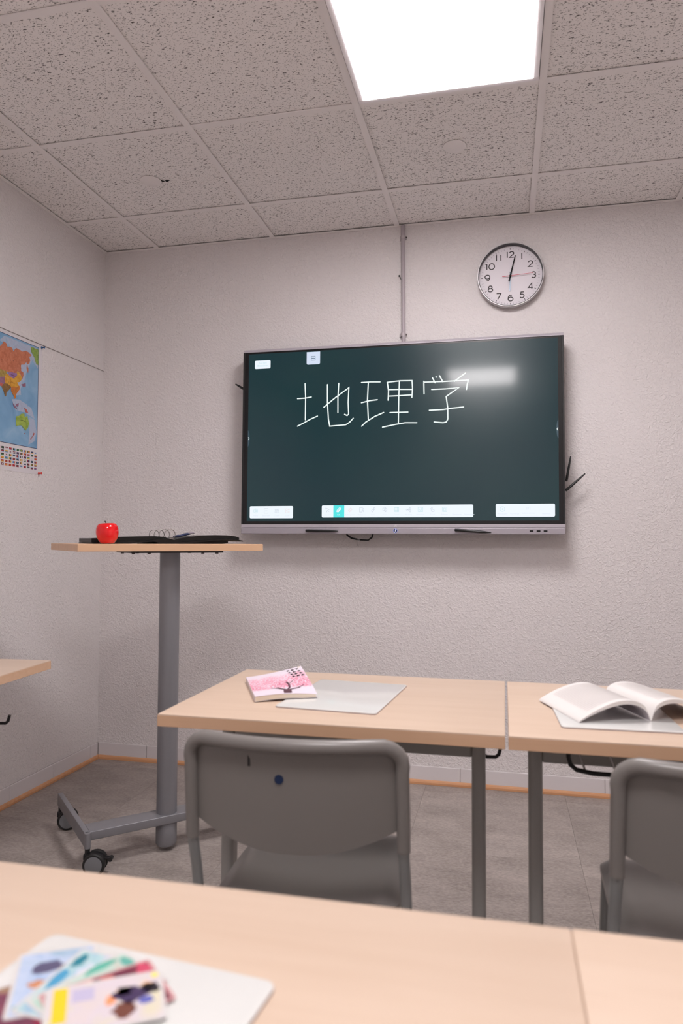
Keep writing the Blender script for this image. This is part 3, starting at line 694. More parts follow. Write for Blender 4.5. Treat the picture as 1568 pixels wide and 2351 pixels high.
hand('hour_hand', 182, 0.020, 0.070, 0.0066, 0.0050, 0.0175, 'silverhand')
hand('minute_hand', 13.5, 0.026, 0.096, 0.0068, 0.0042, 0.0205, 'hand')
hand('second_hand', 86.5, 0.036, 0.102, 0.0030, 0.0012, 0.0235, 'red')
obj('hub', prism(NB(), circle(0.0045, 20), 0.0175, 0.0275, BACK), M['hand'], CK)

# ------------------------------------------------------------------ map on the left wall
MP = empty('world_map', (0.0008, -0.5175, 1.409), label='paper world map with rows of flags pinned to the left wall', cat='map')
oy, oz = -0.5175, 1.409
def MX(out): return Matrix.Translation((out, -oy, -oz)) @ LEFT
sheet_o = obj('paper_sheet', prism(NB(), [(-1.470, 1.409), (-0.5175, 1.409), (-0.5175, 1.9945), (-1.470, 1.9945)], 0, 0.0006, MX(0)), M['mappaper'], MP)
sea = obj('ocean', flat(NB(), [(-1.445, 1.5245), (-0.5405, 1.5245), (-0.5420, 1.9815), (-1.445, 1.9815)], 0, MX(0.0009)), M['ocean'], MP)
obj('map_frame', ribbon(NB(), [(-1.445, 1.5245), (-0.5405, 1.5245), (-0.5420, 1.9815), (-1.445, 1.9815), (-1.445, 1.5245)], 0.0022, 0, MX(0.0016), False), M['frameink'], MP)
LAND = {'russia':[(-0.7956,1.9209),(-0.7847,1.9315),(-0.7759,1.9469),(-0.7587,1.9437),(-0.7507,1.9316),(-0.7316,1.9354),(-0.7198,1.9319),(-0.7116,1.9222),(-0.6964,1.9394),(-0.6724,1.9378),(-0.6521,1.935),(-0.636,1.9433),(-0.6153,1.9432),(-0.5898,1.9347),(-0.6063,1.9237),(-0.5995,1.9077),(-0.6053,1.894),(-0.6176,1.8869),(-0.6262,1.8957),(-0.6381,1.882),(-0.6603,1.8753),(-0.6594,1.8487),(-0.6451,1.8467),(-0.6426,1.8325),(-0.6522,1.8142),(-0.6587,1.8288),(-0.6692,1.8398),(-0.6834,1.8445),(-0.6888,1.8299),(-0.7125,1.8298),(-0.7472,1.8257),(-0.7699,1.8243),(-0.7924,1.8267),(-0.86,1.824),(-0.90,1.842),(-0.915,1.885),(-0.90,1.925),(-0.85,1.917)],
'kamchatka':[(-0.6197,1.8864),(-0.6108,1.8696),(-0.6122,1.8489),(-0.6231,1.8653),(-0.6236,1.8814)],
'alaska':[(-0.5994,1.9706),(-0.5547,1.9728),(-0.5449,1.9712),(-0.5436,1.9007),(-0.5589,1.9053),(-0.5727,1.9308),(-0.5924,1.9478)],
'kazakh':[(-0.7924,1.8267),(-0.7699,1.8243),(-0.7472,1.8257),(-0.7561,1.8068),(-0.7634,1.7999),(-0.7802,1.7949),(-0.7913,1.7936),(-0.845,1.80),(-0.855,1.8235)],
'mongolia':[(-0.7472,1.8257),(-0.7125,1.8298),(-0.6888,1.8299),(-0.6866,1.8212),(-0.7077,1.8045),(-0.7292,1.8076)],
'china':[(-0.7544,1.8149),(-0.7431,1.8175),(-0.7292,1.8076),(-0.7077,1.8045),(-0.6866,1.8212),(-0.6853,1.8427),(-0.6732,1.8402),(-0.6586,1.8262),(-0.6522,1.8142),(-0.6678,1.7987),(-0.6837,1.794),(-0.6712,1.7794),(-0.6747,1.7653),(-0.6981,1.7512),(-0.7142,1.7637),(-0.7431,1.7615),(-0.7567,1.7703),(-0.7632,1.7922)],
'centralasia':[(-0.7913,1.7936),(-0.7634,1.7999),(-0.7632,1.7922),(-0.7567,1.7703),(-0.7756,1.7701),(-0.7906,1.7707),(-0.83,1.77),(-0.84,1.795)],
'iran':[(-0.7906,1.7707),(-0.7756,1.7701),(-0.7698,1.7649),(-0.7789,1.7553),(-0.7901,1.7568),(-0.85,1.745),(-0.875,1.77),(-0.83,1.775)],
'japan':[(-0.6575,1.7916),(-0.6434,1.796),(-0.6293,1.8031),(-0.6267,1.7874),(-0.6429,1.7813)],
'india':[(-0.7801,1.7551),(-0.773,1.7669),(-0.7631,1.7724),(-0.7454,1.7745),(-0.7273,1.7697),(-0.7194,1.7644),(-0.7344,1.7508),(-0.7493,1.7373),(-0.7513,1.7214),(-0.7562,1.717),(-0.7643,1.7309),(-0.7749,1.7476)],
'indochina':[(-0.722,1.7656),(-0.6908,1.7704),(-0.6699,1.7819),(-0.6668,1.7666),(-0.6822,1.7492),(-0.6924,1.7383),(-0.6893,1.7249),(-0.6997,1.7193),(-0.7053,1.7323),(-0.7214,1.7465)],
'sumatra':[(-0.712,1.6994),(-0.6984,1.6827),(-0.6771,1.6777),(-0.6853,1.6833),(-0.7042,1.6974)],
'borneo':[(-0.6884,1.6969),(-0.6701,1.7056),(-0.6749,1.6888),(-0.6855,1.6886)],
'newguinea':[(-0.6427,1.6929),(-0.6179,1.6884),(-0.6036,1.6729),(-0.6229,1.6731),(-0.6316,1.6859)],
'australia':[(-0.6866,1.6443),(-0.6657,1.6532),(-0.6499,1.6648),(-0.6337,1.6676),(-0.6306,1.6556),(-0.6196,1.6557),(-0.6144,1.6638),(-0.6054,1.6437),(-0.5993,1.6284),(-0.607,1.6074),(-0.623,1.5932),(-0.637,1.6027),(-0.6455,1.6121),(-0.6563,1.6122),(-0.6827,1.6045),(-0.6873,1.6249)],
'tasmania':[(-0.6309,1.5822),(-0.6227,1.5834),(-0.6266,1.5757)],
'nz':[(-0.5672,1.5934),(-0.5585,1.5874),(-0.575,1.5722),(-0.5831,1.5602),(-0.5901,1.5611),(-0.5724,1.5781)],
'europe':[(-1.02,1.80),(-0.98,1.835),(-1.0,1.865),(-0.95,1.905),(-0.915,1.885),(-0.90,1.842),(-0.86,1.824),(-0.88,1.80),(-0.93,1.79)],
'africa':[(-1.05,1.775),(-0.98,1.79),(-0.89,1.77),(-0.85,1.715),(-0.875,1.68),(-0.90,1.625),(-0.935,1.595),(-0.96,1.62),(-0.975,1.69),(-1.03,1.71),(-1.06,1.735)],
'namerica':[(-1.43,1.93),(-1.35,1.94),(-1.25,1.945),(-1.20,1.90),(-1.22,1.85),(-1.28,1.81),(-1.30,1.775),(-1.34,1.80),(-1.38,1.85)],
'samerica':[(-1.26,1.735),(-1.19,1.73),(-1.13,1.69),(-1.16,1.63),(-1.20,1.58),(-1.22,1.545),(-1.235,1.62),(-1.27,1.68)]}
LC = {'russia': [S(178, 98, 66), S(196, 116, 84), S(206, 130, 100)], 'alaska': [S(112, 140, 58), S(136, 164, 74), S(150, 172, 92)],
 'kazakh': [S(136, 110, 46), S(168, 142, 70), S(180, 156, 92)], 'mongolia': [S(136, 96, 148), S(150, 110, 162), S(164, 126, 172)],
 'china': [S(196, 134, 34), S(216, 158, 50), S(222, 174, 70)], 'india': [S(112, 78, 36), S(134, 98, 50), S(150, 112, 60)],
 'indochina': [S(184, 100, 30), S(204, 122, 48), S(170, 110, 50)], 'purple': [S(134, 88, 112), S(156, 112, 136), S(140, 100, 130)],
 'australia': [S(132, 160, 56), S(158, 182, 76), S(170, 190, 92)], 'red': [S(182, 84, 76), S(196, 104, 92), S(190, 90, 84)]}
LM = {k: mat_blotch('print_'+k, v, 55, 4) for k, v in LC.items()}
shelfm = mat_blotch('shelf_print', [S(168, 178, 202), S(178, 188, 210), S(150, 178, 206)], 40, 3)
WHICH = {'kamchatka': 'russia', 'centralasia': 'purple', 'iran': 'red', 'japan': 'purple', 'sumatra': 'purple', 'borneo': 'purple', 'newguinea': 'red',
         'tasmania': 'red', 'nz': 'red', 'europe': 'purple', 'africa': 'kazakh', 'namerica': 'alaska', 'samerica': 'indochina'}
nsea = 0   # pale shallow seas along the coasts
for pl in ([(-0.80, 1.945), (-0.77, 1.972), (-0.60, 1.974), (-0.546, 1.975), (-0.5445, 1.885), (-0.585, 1.915), (-0.62, 1.86), (-0.64, 1.80), (-0.66, 1.77), (-0.655, 1.745), (-0.69, 1.735), (-0.68, 1.80), (-0.67, 1.86), (-0.70, 1.93)],
           [(-0.715, 1.715), (-0.69, 1.672), (-0.63, 1.673), (-0.56, 1.655), (-0.585, 1.70), (-0.625, 1.712), (-0.665, 1.722)],
           [(-0.60, 1.66), (-0.56, 1.65), (-0.545, 1.60), (-0.56, 1.555), (-0.60, 1.535), (-0.595, 1.60)]):
    b2 = NB(); flat(b2, pl, 0, MX(0.0011+0.00008*nsea)); nsea += 1; obj('shallow_sea', b2, shelfm, MP)
for k, pl in LAND.items():
    # jitter a finer coastline
    pts = []
    for i in range(len(pl)):
        a, c = pl[i], pl[(i+1) % len(pl)]; pts.append(a)
        L = math.hypot(c[0]-a[0], c[1]-a[1]); n = int(L/0.006)
        for q in range(1, n+1):
            t = q/(n+1); pts.append((a[0]+(c[0]-a[0])*t+random.uniform(-.0012, .0012), a[1]+(c[1]-a[1])*t+random.uniform(-.0012, .0012)))
    obj('land_area', flat(NB(), pts, 0, MX(0.0016+0.00006*list(LAND).index(k))), LM[WHICH.get(k, k)], MP)
b = NB(); mt = MX(0.0031)
for ch, y, z in zip('RUSSIA', (-0.808, -0.785, -0.766, -0.748, -0.730, -0.713), (1.8655, 1.868, 1.871, 1.874, 1.877, 1.880)): text_mesh(b, ch, 0.0082, y, z, mx=mt)
for ch, y, z in zip('CHINA', (-0.738, -0.729, -0.721, -0.713, -0.705), (1.782, 1.783, 1.784, 1.785, 1.786)): text_mesh(b, ch, 0.0070, y, z, mx=mt)
text_mesh(b, 'MONGOLIA', 0.0060, -0.711, 1.8170, mx=mt); text_mesh(b, 'AUSTRALIA', 0.0066, -0.642, 1.6340, mx=mt)
obj('map_lettering', b, M['ink'], MP)
# rows of flags: striped colour chips printed on the margin
FC = [S(178, 40, 52), S(214, 206, 210), S(44, 52, 100), S(60, 120, 70), S(214, 168, 60), S(40, 36, 40), S(90, 140, 190), S(206, 96, 48), S(120, 40, 60)]
FM = [mat('flag_ink_%s' % n, c, 0.5) for n, c in zip(('red', 'white', 'blue', 'green', 'yellow', 'black', 'sky', 'orange', 'wine'), FC)]
fb = [NB() for _ in FC]
for i in range(34):
    for j in range(6):
        y1 = -0.5405-i*0.0240; z1 = 1.5075-j*0.01385; fw, fh = 0.0160, 0.0092
        cs = [random.randrange(9) for _ in range(3)]; kind = random.randrange(4)
        if kind == 0: rs = [(k/3, (k+1)/3, 0, 1, cs[k]) for k in range(3)]
        elif kind == 1: rs = [(0, 1, k/3, (k+1)/3, cs[k]) for k in range(3)]
        elif kind == 2: rs = [(0, 1, 0, .5, cs[0]), (0, 1, .5, 1, cs[1])]
        else: rs = [(0, 1, 0, 1, cs[0]), (.3, .7, .25, .75, cs[1])]
        for q, (a, c, d, e2, ci) in enumerate(rs):
            flat(fb[ci], [(y1-fw+a*fw, z1-fh+d*fh), (y1-fw+c*fw, z1-fh+d*fh), (y1-fw+c*fw, z1-fh+e2*fh), (y1-fw+a*fw, z1-fh+e2*fh)], 0.0003 if (kind == 3 and q) else 0, MX(0.0009))
allf = NB()
for k, t in enumerate(fb):
    n0 = len(allf.faces); me = bpy.data.meshes.new('tmp'); t.to_mesh(me); t.free(); allf.from_mesh(me); bpy.data.meshes.remove(me)
    allf.faces.ensure_lookup_table()
    for f in allf.faces[n0:]: f.material_index = k
obj('flag_rows', allf, FM, MP)['label'] = 'rows of small national flags below the map'
def pin(y, z, m, lab):
    e = empty('push_pin', (0.001, y, z), label=lab, cat='push pin', group='push pins on the map')
    lathe_m = Matrix(((0, 0, 1, 0), (1, 0, 0, 0), (0, 1, 0, 0), (0, 0, 0, 1)))
    obj('head', lathe(NB(), [(0.0055, 0.003), (0.0060, 0.0045), (0.0050, 0.006), (0.0032, 0.008), (0.0032, 0.013), (0.0048, 0.0155), (0.0052, 0.0175), (0.0, 0.018)], 18, lathe_m), M[m], e, 'auto')
    obj('needle', tube(NB(), [(0.0002, 0, 0), (0.004, 0, 0)], 0.0006, 6), M['chrome'], e)
pin(-0.5240, 1.9870, 'pinblue', 'blue push pin at the top right corner of world map')
pin(-0.5265, 1.4150, 'pinred', 'red push pin at the bottom right corner of world map')
tag(obj('wall_line', tube(NB(), [(0.0016, -2.4, 2.000), (0.0016, -0.004, 2.000)], 0.0013, 6), M['wire'], None), 'thin dark cord running level along left wall above world map', 'cord')
tag(obj('wall_dot', prism(NB(), circle(0.0032, 12, -0.5285, 1.7140), 0, 0.001, Matrix.Translation((0.0001, 0, 0)) @ LEFT), M['wire'], None), 'small grey plug mark on left wall beside world map edge', 'wall plug')

# ------------------------------------------------------------------ desks
DW, DD, DZ = 0.700, 0.530, 0.760
def make_desk(label, group):
    t = empty('school_desk', label=label, cat='desk', group=group)
    obj('tabletop', prism(NB(), rrect(-DW/2+0.0002, DW/2-0.0002, -DD/2+0.0002, DD/2-0.0002, 0.003, 3), DZ-0.0023, DZ, bev=0.0006), M['table'], t, 'auto')
    b = NB()
    for x0, x1, y0, y1 in ((-DW/2, DW/2, -DD/2, -DD/2+0.002), (-DW/2, DW/2, DD/2-0.002, DD/2), (-DW/2, -DW/2+0.002, -DD/2+0.002, DD/2-0.002), (DW/2-0.002, DW/2, -DD/2+0.002, DD/2-0.002)):
        bx(b, x0, x1, y0, y1, DZ-0.0250, DZ-0.0023, 0.0006, 1)
    obj('edge_band', b, M['band'], t)
    obj('core', bx(NB(), -DW/2+0.002, DW/2-0.002, -DD/2+0.002, DD/2-0.002, DZ-0.0246, DZ-0.0023), M['table'], t)
    for s in (-1, 1):
        x = s*0.2925
        lg = obj('leg', prism(NB(), rrect(x-0.0150, x+0.0150, -0.0230, 0.0230, 0.0115, 5), 0.045, DZ-0.0255), M['darkmetal'], t, 'auto')
        ft = obj('foot', bx(NB(), x-0.015, x+0.015, -0.235, 0.235, 0.012, 0.045, 0.006, 3), M['darkmetal'], t, 'auto')
        for y in (-0.215, 0.215): obj('glide', prism(NB(), circle(0.013, 16, x, y), 0.0005, 0.012), M['rubber'], ft)
        obj('bearer', bx(NB(), x-0.022, x+0.022, -0.034, 0.034, DZ-0.0300, DZ-0.0255, 0.001, 1), M['darkmetal'], t)
        if s < 0: continue
        hx = x+0.0060
        b = NB(); tube(b, [(hx, 0.08, DZ-0.027), (hx, 0.08, 0.635), (hx+0.003, 0.08, 0.624), (hx+0.010, 0.08, 0.619), (hx+0.030, 0.08, 0.620), (hx+0.037, 0.08, 0.626), (hx+0.041, 0.08, 0.642)], 0.0042, 10)
        bx(b, hx-0.006, hx+0.034, 0.072, 0.088, DZ-0.0300, DZ-0.0255, 0.001, 1)
        obj('bag_hook', b, M['blackwire'], t, 'auto')
    obj('rail', bx(NB(), -0.2780, 0.2780, -0.0150, 0.0150, 0.6420, 0.6950, 0.004, 2), M['darkmetal'], t)
    return t
ROWY = -1.725
G1, G2 = 'beech desks in the front row', 'beech desks in the near row'
d1 = make_desk('beech desk with the pink blossom book, in front of the left grey chair', G1); d1.location = (1.6945, ROWY, 0)
d2 = copy_tree(d1); d2.location = (2.4005, ROWY-0.001, 0); tag(d2, 'beech desk with the open white book, at the right end of front row', 'desk', G1)
d3 = copy_tree(d1); d3.location = (0.4020, -1.752, 0); d3.rotation_euler = (0, 0, math.radians(4.5)); tag(d3, 'beech desk corner at the left wall under the world map', 'desk', G1)
d4 = copy_tree(d1); d4.location = (1.7530, -2.653-DD/2, 0); tag(d4, 'nearest beech desk with the picture cards on it', 'desk', G2)
d5 = copy_tree(d1); d5.location = (2.4535, -2.652-DD/2, 0); tag(d5, 'near beech desk on the right with nothing on it', 'desk', G2)
# the right-hand desk also shows a black lever with two steel struts under its top
b = NB(); tube(b, [(-0.228, -0.06, DZ-0.027), (-0.228, -0.06, 0.672), (-0.224, -0.06, 0.656), (-0.212, -0.06, 0.646), (-0.18, -0.06, 0.641), (-0.10, -0.06, 0.640), (0.14, -0.06, 0.640), (0.155, -0.06, 0.648), (0.160, -0.06, 0.666), (0.160, -0.06, DZ-0.027)], 0.0048, 10)
lev = obj('lever_bar', b, M['blackwire'], d2, 'auto')
for x in (-0.222, -0.162):
    obj('strut', tube(NB(), [(x-0.004, -0.062, DZ-0.027), (x+0.028, -0.058, 0.644)], 0.0022, 8), M['chrome'], lev)

# ------------------------------------------------------------------ chairs
def make_chair(label, sticker):
    t = empty('school_chair', label=label, cat='chair', group='grey chairs at the front row')
    ZT, ZS = 0.765, 0.575
    def yb(z): return -0.222-(z-0.575)*0.11          # side line of the back, leaning
    def bulge(u): return -0.044*(1-u*u)
    HWD = 0.1945
    rim = []
    rim.append((-HWD, yb(ZS), ZS)); rim.append((-HWD, yb(0.65), 0.65)); rim.append((-HWD+0.001, yb(0.715), 0.715))
    rc = 0.038
    for a in (0, 20, 40, 60, 80): 
        an = math.radians(180-a); x = -HWD+rc+rc*math.cos(an); z = ZT-rc+rc*math.sin(an); rim.append((x, yb(z)+bulge(min(1, abs(x)/HWD)), z))
    for i in range(1, 16):
        u = -0.80+1.60*i/16; rim.append((u*HWD, yb(ZT)+bulge(u), ZT))
    rim += [(-p[0], p[1], p[2]) for p in rim[7::-1]]
    n = len(rim)
    rad = [0.0122 if (i < 3 or i > n-4) else 0.0128 for i in range(n)]
    b = NB(); tube(b, rim, rad, 14)
    ZC = 0.757
    def pz(u, v):
        zb = 0.616-0.046*(1-abs(u)**2.2) if abs(u) < 1 else 0.616
        ztop = ZC - (0.0 if abs(u) < 0.8 else 0.03*((abs(u)-0.8)/0.2)**2)
        return zb+(ztop-zb)*v
    def panel(off):
        def f(a, v):
            u = (2*a-1)*0.97; z = pz(u, v)
            k = 0.006*math.exp(-((v)/0.03)**2)
            return (u*HWD, yb(z)+bulge(u)+0.006+off-0.004*(1-v)*0, z)
        return f
    sheet(b, panel(0.0), panel(0.006), 26, 14)
    bk = obj('backrest', b, M['chair'], t, 'auto')
    uu = -0.0735/HWD; yy = yb(0.7335)+bulge(uu)+0.006
    obj('grip_slot', bx(NB(), -0.0758, -0.0712, yy-0.0006, yy+0.002, 0.7225, 0.7430), M['blackplastic'], bk)
    if sticker:
        uu = -0.018/HWD; yy = yb(0.7035)+bulge(uu)+0.0055
        obj('round_sticker', prism(NB(), [(p[0]-0.018, p[1]+0.7035) for p in circle(0.0082, 22)], 0, 0.0008, Matrix.Translation((0, yy, 0)) @ BACK), M['blue'], bk)['label'] = 'small dark blue round sticker on backrest'
    # seat: dished shell, rolled front, raised rear corners
    def seat(off):
        def f(a, c):
            u, v = 2*a-1, 2*c-1
            wd = 0.181*(1-0.03*(v if v > 0 else 0)-0.03*max(0, -v)**4)*(1-0.10*abs(v)**8)
            y = 0.015+0.205*v*(1-0.05*abs(u)**6)
            z = 0.452-0.012*(1-u*u)*(1-0.5*v) - 0.030*max(0, v-0.55)**2/0.2 - 0.016*max(0, abs(u)-0.85)/0.15*1.0 + 0.020*max(0, -v-0.62)**2/0.145
            return (u*wd, y, z+off)
        return f
    obj('seat', sheet(NB(), seat(0.0), seat(-0.012), 26, 26), M['chair'], t, 'auto')
    for s in (-1, 1):
        obj('leg', tube(NB(), [(s*HWD, yb(0.60), 0.600), (s*HWD, -0.221, 0.572), (s*(HWD+0.001), -0.200, 0.515), (s*(HWD+0.002), -0.184, 0.46), (s*(HWD+0.004), -0.182, 0.40), (s*(HWD+0.012), -0.225, 0.012)], 0.0102, 14), M['chairleg'], t, True)
        obj('leg', tube(NB(), [(s*0.158, -0.175, 0.4270), (s*0.158, 0.13, 0.4235), (s*0.160, 0.158, 0.418), (s*0.162, 0.170, 0.40), (s*0.172, 0.205, 0.012)], 0.0102, 14), M['chairleg'], t, True)
        for p in ((s*(HWD+0.012), -0.2255), (s*0.172, 0.2052)):
            obj('glide', tube(NB(), [(p[0], p[1], 0.0005), (p[0], p[1], 0.02)], 0.0125, 12), M['rubber'], t, 'auto')
    obj('cross_bar', tube(NB(), [(-0.190, -0.178, 0.4265), (0.190, -0.178, 0.4265)], 0.009, 12), M['chairleg'], t, True)
    return t
c1 = make_chair('grey plastic school chair with blue round sticker, left of the two', True); c1.location = (1.6650, -1.880, 0); c1.rotation_euler = (0, 0, math.radians(2.8))
c2 = make_chair('grey plastic school chair at the right edge, cut off by frame', False); c2.location = (2.4160, -1.880, 0)

# ------------------------------------------------------------------ lectern table
E1 = Vector((math.cos(math.radians(45)), math.sin(math.radians(45)), 0)); EN = Vector((-E1.y, E1.x, 0))
PX, PY = 0.843, -0.920
LT = empty('standing_desk', (PX, PY, 0), (0, 0, math.radians(45)), 'tall beech standing desk on one grey column with castors', 'desk')
a0, a1, n0, n1, ZT = -0.354, 0.319, -0.122, 0.333, 1.104
obj('tabletop', prism(NB(), rrect(a0+0.0008, a1-0.0008, n0+0.0008, n1-0.0008, 0.002, 2), ZT-0.0245, ZT, bev=0.0008), M['lect'], LT, 'auto')
b = NB()
for x0, x1, y0, y1 in ((a0, a1, n0, n0+0.002), (a0, a1, n1-0.002, n1), (a0, a0+0.002, n0+0.002, n1-0.002), (a1-0.002, a1, n0+0.002, n1-0.002)):
    bx(b, x0, x1, y0, y1, ZT-0.0250, ZT-0.0008, 0.0005, 1)
obj('edge_band', b, M['lect'], LT)
pl = obj('mounting_plate', bx(NB(), -0.17, 0.17, -0.095, 0.095, ZT-0.0320, ZT-0.0252), M['blackplastic'], LT)
for x in (-0.155, -0.10, 0.10, 0.155):
    for y in (-0.07, 0.07): obj('screw_head', prism(NB(), circle(0.006, 12, x, y), ZT-0.0360, ZT-0.0320), M['screw'], pl)
obj('column', prism(NB(), circle(0.0365, 40), 0.1018, ZT-0.0321), M['silver'], LT, 'auto')
obj('column_foot', lathe(NB(), [(0.0366, 0.1015), (0.0375, 0.1000), (0.0375, 0.026), (0.0366, 0.0235), (0.033, 0.023), (0.033, 0.017), (0.0, 0.017)], 36), M['silver'], LT, 'auto')
obj('beam', bx(NB(), -0.280, 0.280, -0.0430, 0.0380, 0.1020, 0.1315, 0.0025, 3), M['silver'], LT, 'auto')
def caster_flat(px, py, ang, brake):
    """castor as part with sub-parts (fork mesh carries wheels and caps)"""
    R = 0.0370; wx = 0.027
    mx = Matrix.Translation((px, py, 0)) @ Matrix.Rotation(ang, 4, 'Z')
    XZ = Matrix(((1, 0, 0, 0), (0, 0, 1, 0), (0, 1, 0, 0), (0, 0, 0, 1)))
    f = NB(); tube(f, [(0, 0, 0.058), (0, 0, 0.0855)], 0.0085, 14)
    prism(f, circle(R-0.003, 28, wx, R), -0.0090, 0.0090, XZ)
    bx(f, -0.012, 0.028, -0.0095, 0.0095, 0.046, 0.068, 0.004, 2)
    bmesh.ops.transform(f, matrix=mx, verts=f.verts)
    fo = obj('castor', f, M['blackplastic'], LT, 'auto')
    for s in (-1, 1):
        wv = NB()
        lathe(wv, [(R-0.006, 0.0), (R, 0.003), (R, 0.012), (R-0.004, 0.0155), (R-0.008, 0.0150), (0.0, 0.0150)], 36,
              mx @ Matrix.Translation((wx, s*0.0095, R)) @ Matrix(((1, 0, 0, 0), (0, 0, s, 0), (0, 1, 0, 0), (0, 0, 0, 1))))
        obj('wheel', wv, M['rubber'], fo, 'auto')
        cp = NB(); lathe(cp, [(R-0.0085, 0.0150), (R-0.0085, 0.0168), (R-0.012, 0.0175), (0.0, 0.0178)], 36,
              mx @ Matrix.Translation((wx, s*0.0095, R)) @ Matrix(((1, 0, 0, 0), (0, 0, s, 0), (0, 1, 0, 0), (0, 0, 0, 1))))
        obj('wheel_cap', cp, M['grey_disc'], fo, 'auto')
    if brake:
        k = NB(); bx(k, wx+R-0.014, wx+R+0.016, -0.010, 0.010, R+0.012, R+0.020, 0.003, 2)
        tube(k, [(wx+R+0.014, -0.010, R+0.0135), (wx+R+0.014, 0.010, R+0.0135)], 0.0075, 14)
        bmesh.ops.transform(k, matrix=mx, verts=k.verts)
        obj('brake_lever', k, M['blackplastic'], fo, 'auto')
for s in (-1, 1):
    x = s*0.290
    obj('side_bar', bx(NB(), x-0.0095, x+0.0095, -0.052, 0.400, 0.0860, 0.1345, 0.003, 2), M['silver'], LT, 'auto')
    obj('end_stem', tube(NB(), [(x, -0.056, 0.0850), (x, -0.056, 0.1345)], 0.0108, 18), M['silver'], LT, 'auto')
for (x, y, an, br) in ((-0.290, -0.056, math.radians(-30), True), (-0.290, 0.385, math.radians(-18), False), (0.290, -0.056, math.radians(10), True), (0.290, 0.385, math.radians(80), False)):
    caster_flat(x, y, an, br)

# ------------------------------------------------------------------ things on the standing desk
def on_desk(along, across, z=ZT):
    p = Vector((PX, PY, 0))+E1*(a0+along)+EN*(n0+across); return (p.x, p.y, z)
ap = empty('apple', on_desk(0.112, 0.060, ZT+0.0002), (math.radians(2), math.radians(-3), 0.4), 'shiny red apple on the left end of tall standing desk', 'apple')
prof = [(0.0, 0.0050), (0.008, 0.0030), (0.0145, 0.0006), (0.020, 0.0012), (0.0275, 0.0075), (0.0335, 0.0180), (0.0375, 0.0320), (0.0385, 0.0440), (0.0368, 0.0560), (0.0325, 0.0650), (0.0255, 0.0705), (0.0180, 0.0718), (0.0105, 0.0690), (0.0045, 0.0625), (0.0, 0.0600)]
b = lathe(NB(), prof, 36)
for v in b.verts:
    a = math.atan2(v.co.y, v.co.x); k = 1+0.022*math.cos(5*a)*(1 if v.co.z < 0.03 else 0.5); v.co.x *= k; v.co.y *= k
sk = obj('skin', b, M['lead'], ap, True)
md = sk.modifiers.new('smooth', 'SUBSURF'); md.levels = 1; md.render_levels = 2
obj('stem', tube(NB(), [(0, 0, 0.060), (-0.002, 0, 0.070), (-0.006, 0.001, 0.079)], [0.0014, 0.0013, 0.0020], 8), M['stem'], ap, True)

# open ring binder
BA = math.radians(42); BW = 0.135; BPOS = (0.7660, -0.8361, ZT)
BD = empty('ring_binder', BPOS, (0, 0, BA), 'open black ring binder lying across tall standing desk', 'binder')
def prof_slab(bm, s, top, bot, w0=-BW, w1=BW, bow=0.0):
    k = len(s)-1
    def interp(a, arr):
        x = a*k; i = min(int(x), k-1); f = x-i; return arr[i]+(arr[i+1]-arr[i])*f
    s = [q*(0.88 if q < 0 else 0.93) for q in s]
    def T_(u, v): return (interp(u, s), w0+(w1-w0)*v, interp(u, top))
    def B_(u, v): return (interp(u, s), w0+(w1-w0)*v, interp(u, bot))
    sheet(bm, T_, B_, k*3, 6); return bm
mm = 0.001
cs = [-.318, -.28, -.23, -.16, -.11, -.075, -.045, -.02, 0.0, .022, .045, .085, .13, .18, .23, .27, .30]
ct = [4, 6, 8, 9, 11, 14, 18, 20, 17, 11, 8, 10, 14, 18, 20, 18, 12]
cb = [1, 0.5, 0.5, 2.5, 6, 8, 3, 0.6, 0.6, 0.6, 0.6, 3, 7.5, 12, 15, 14, 9]
obj('cover', prof_slab(NB(), cs, [x*mm for x in ct], [x*mm for x in cb]), M['leather'], BD, 'auto')
obj('spine_pad', prof_slab(NB(), [-.075, -.05, -.02, .03, .08], [x*mm for x in (4, 5, 6, 5, 3)], [x*mm for x in (0.3, 0.2, 0.2, 0.2, 0.3)], -0.11, 0.11), M['leather'], BD, 'auto')
obj('pen_pocket', prof_slab(NB(), [.060, .09, .15, .215, .24], [x*mm for x in (4, 7, 10.5, 13, 12)], [x*mm for x in (0.5, 0.3, 0.3, 0.5, 3)], -0.12, 0.12), M['leather'], BD, 'auto')
obj('page_pocket', prof_slab(NB(), [-.318, -.28, -.20, -.13, -.07, -.03, -.008], [x*mm for x in (19.5, 19.5, 24, 27, 28, 26, 19)], [x*mm for x in (5, 6.5, 8.6, 10.2, 15, 19.6, 18.5)], -BW+0.01, BW-0.006), M['pocket'], BD, 'auto')
obj('page_pocket', prof_slab(NB(), [.012, .03, .07, .12, .18, .23, .27, .285], [x*mm for x in (14, 20, 25, 31, 33.5, 33, 29, 24)], [x*mm for x in (13, 10, 9.5, 13.5, 18.2, 20.3, 18.5, 16)], -BW+0.006, BW-0.01), M['pocket'], BD, 'auto')
ringbar = obj('ring_bar', prof_slab(NB(), [-.006, 0.004, .014], [x*mm for x in (21, 22.5, 18)], [x*mm for x in (18, 16, 13.5)], -0.122, 0.122), M['chrome'], BD, 'auto')
for i in range(4):
    b = NB(); ring(b, (0.0, -0.112+0.0747*i, 0.0345), (1, 0, 0), (0, 0, 1), 0.0195, 0.00115, 30, 8); obj('ring', b, M['chrome'], ringbar, True)
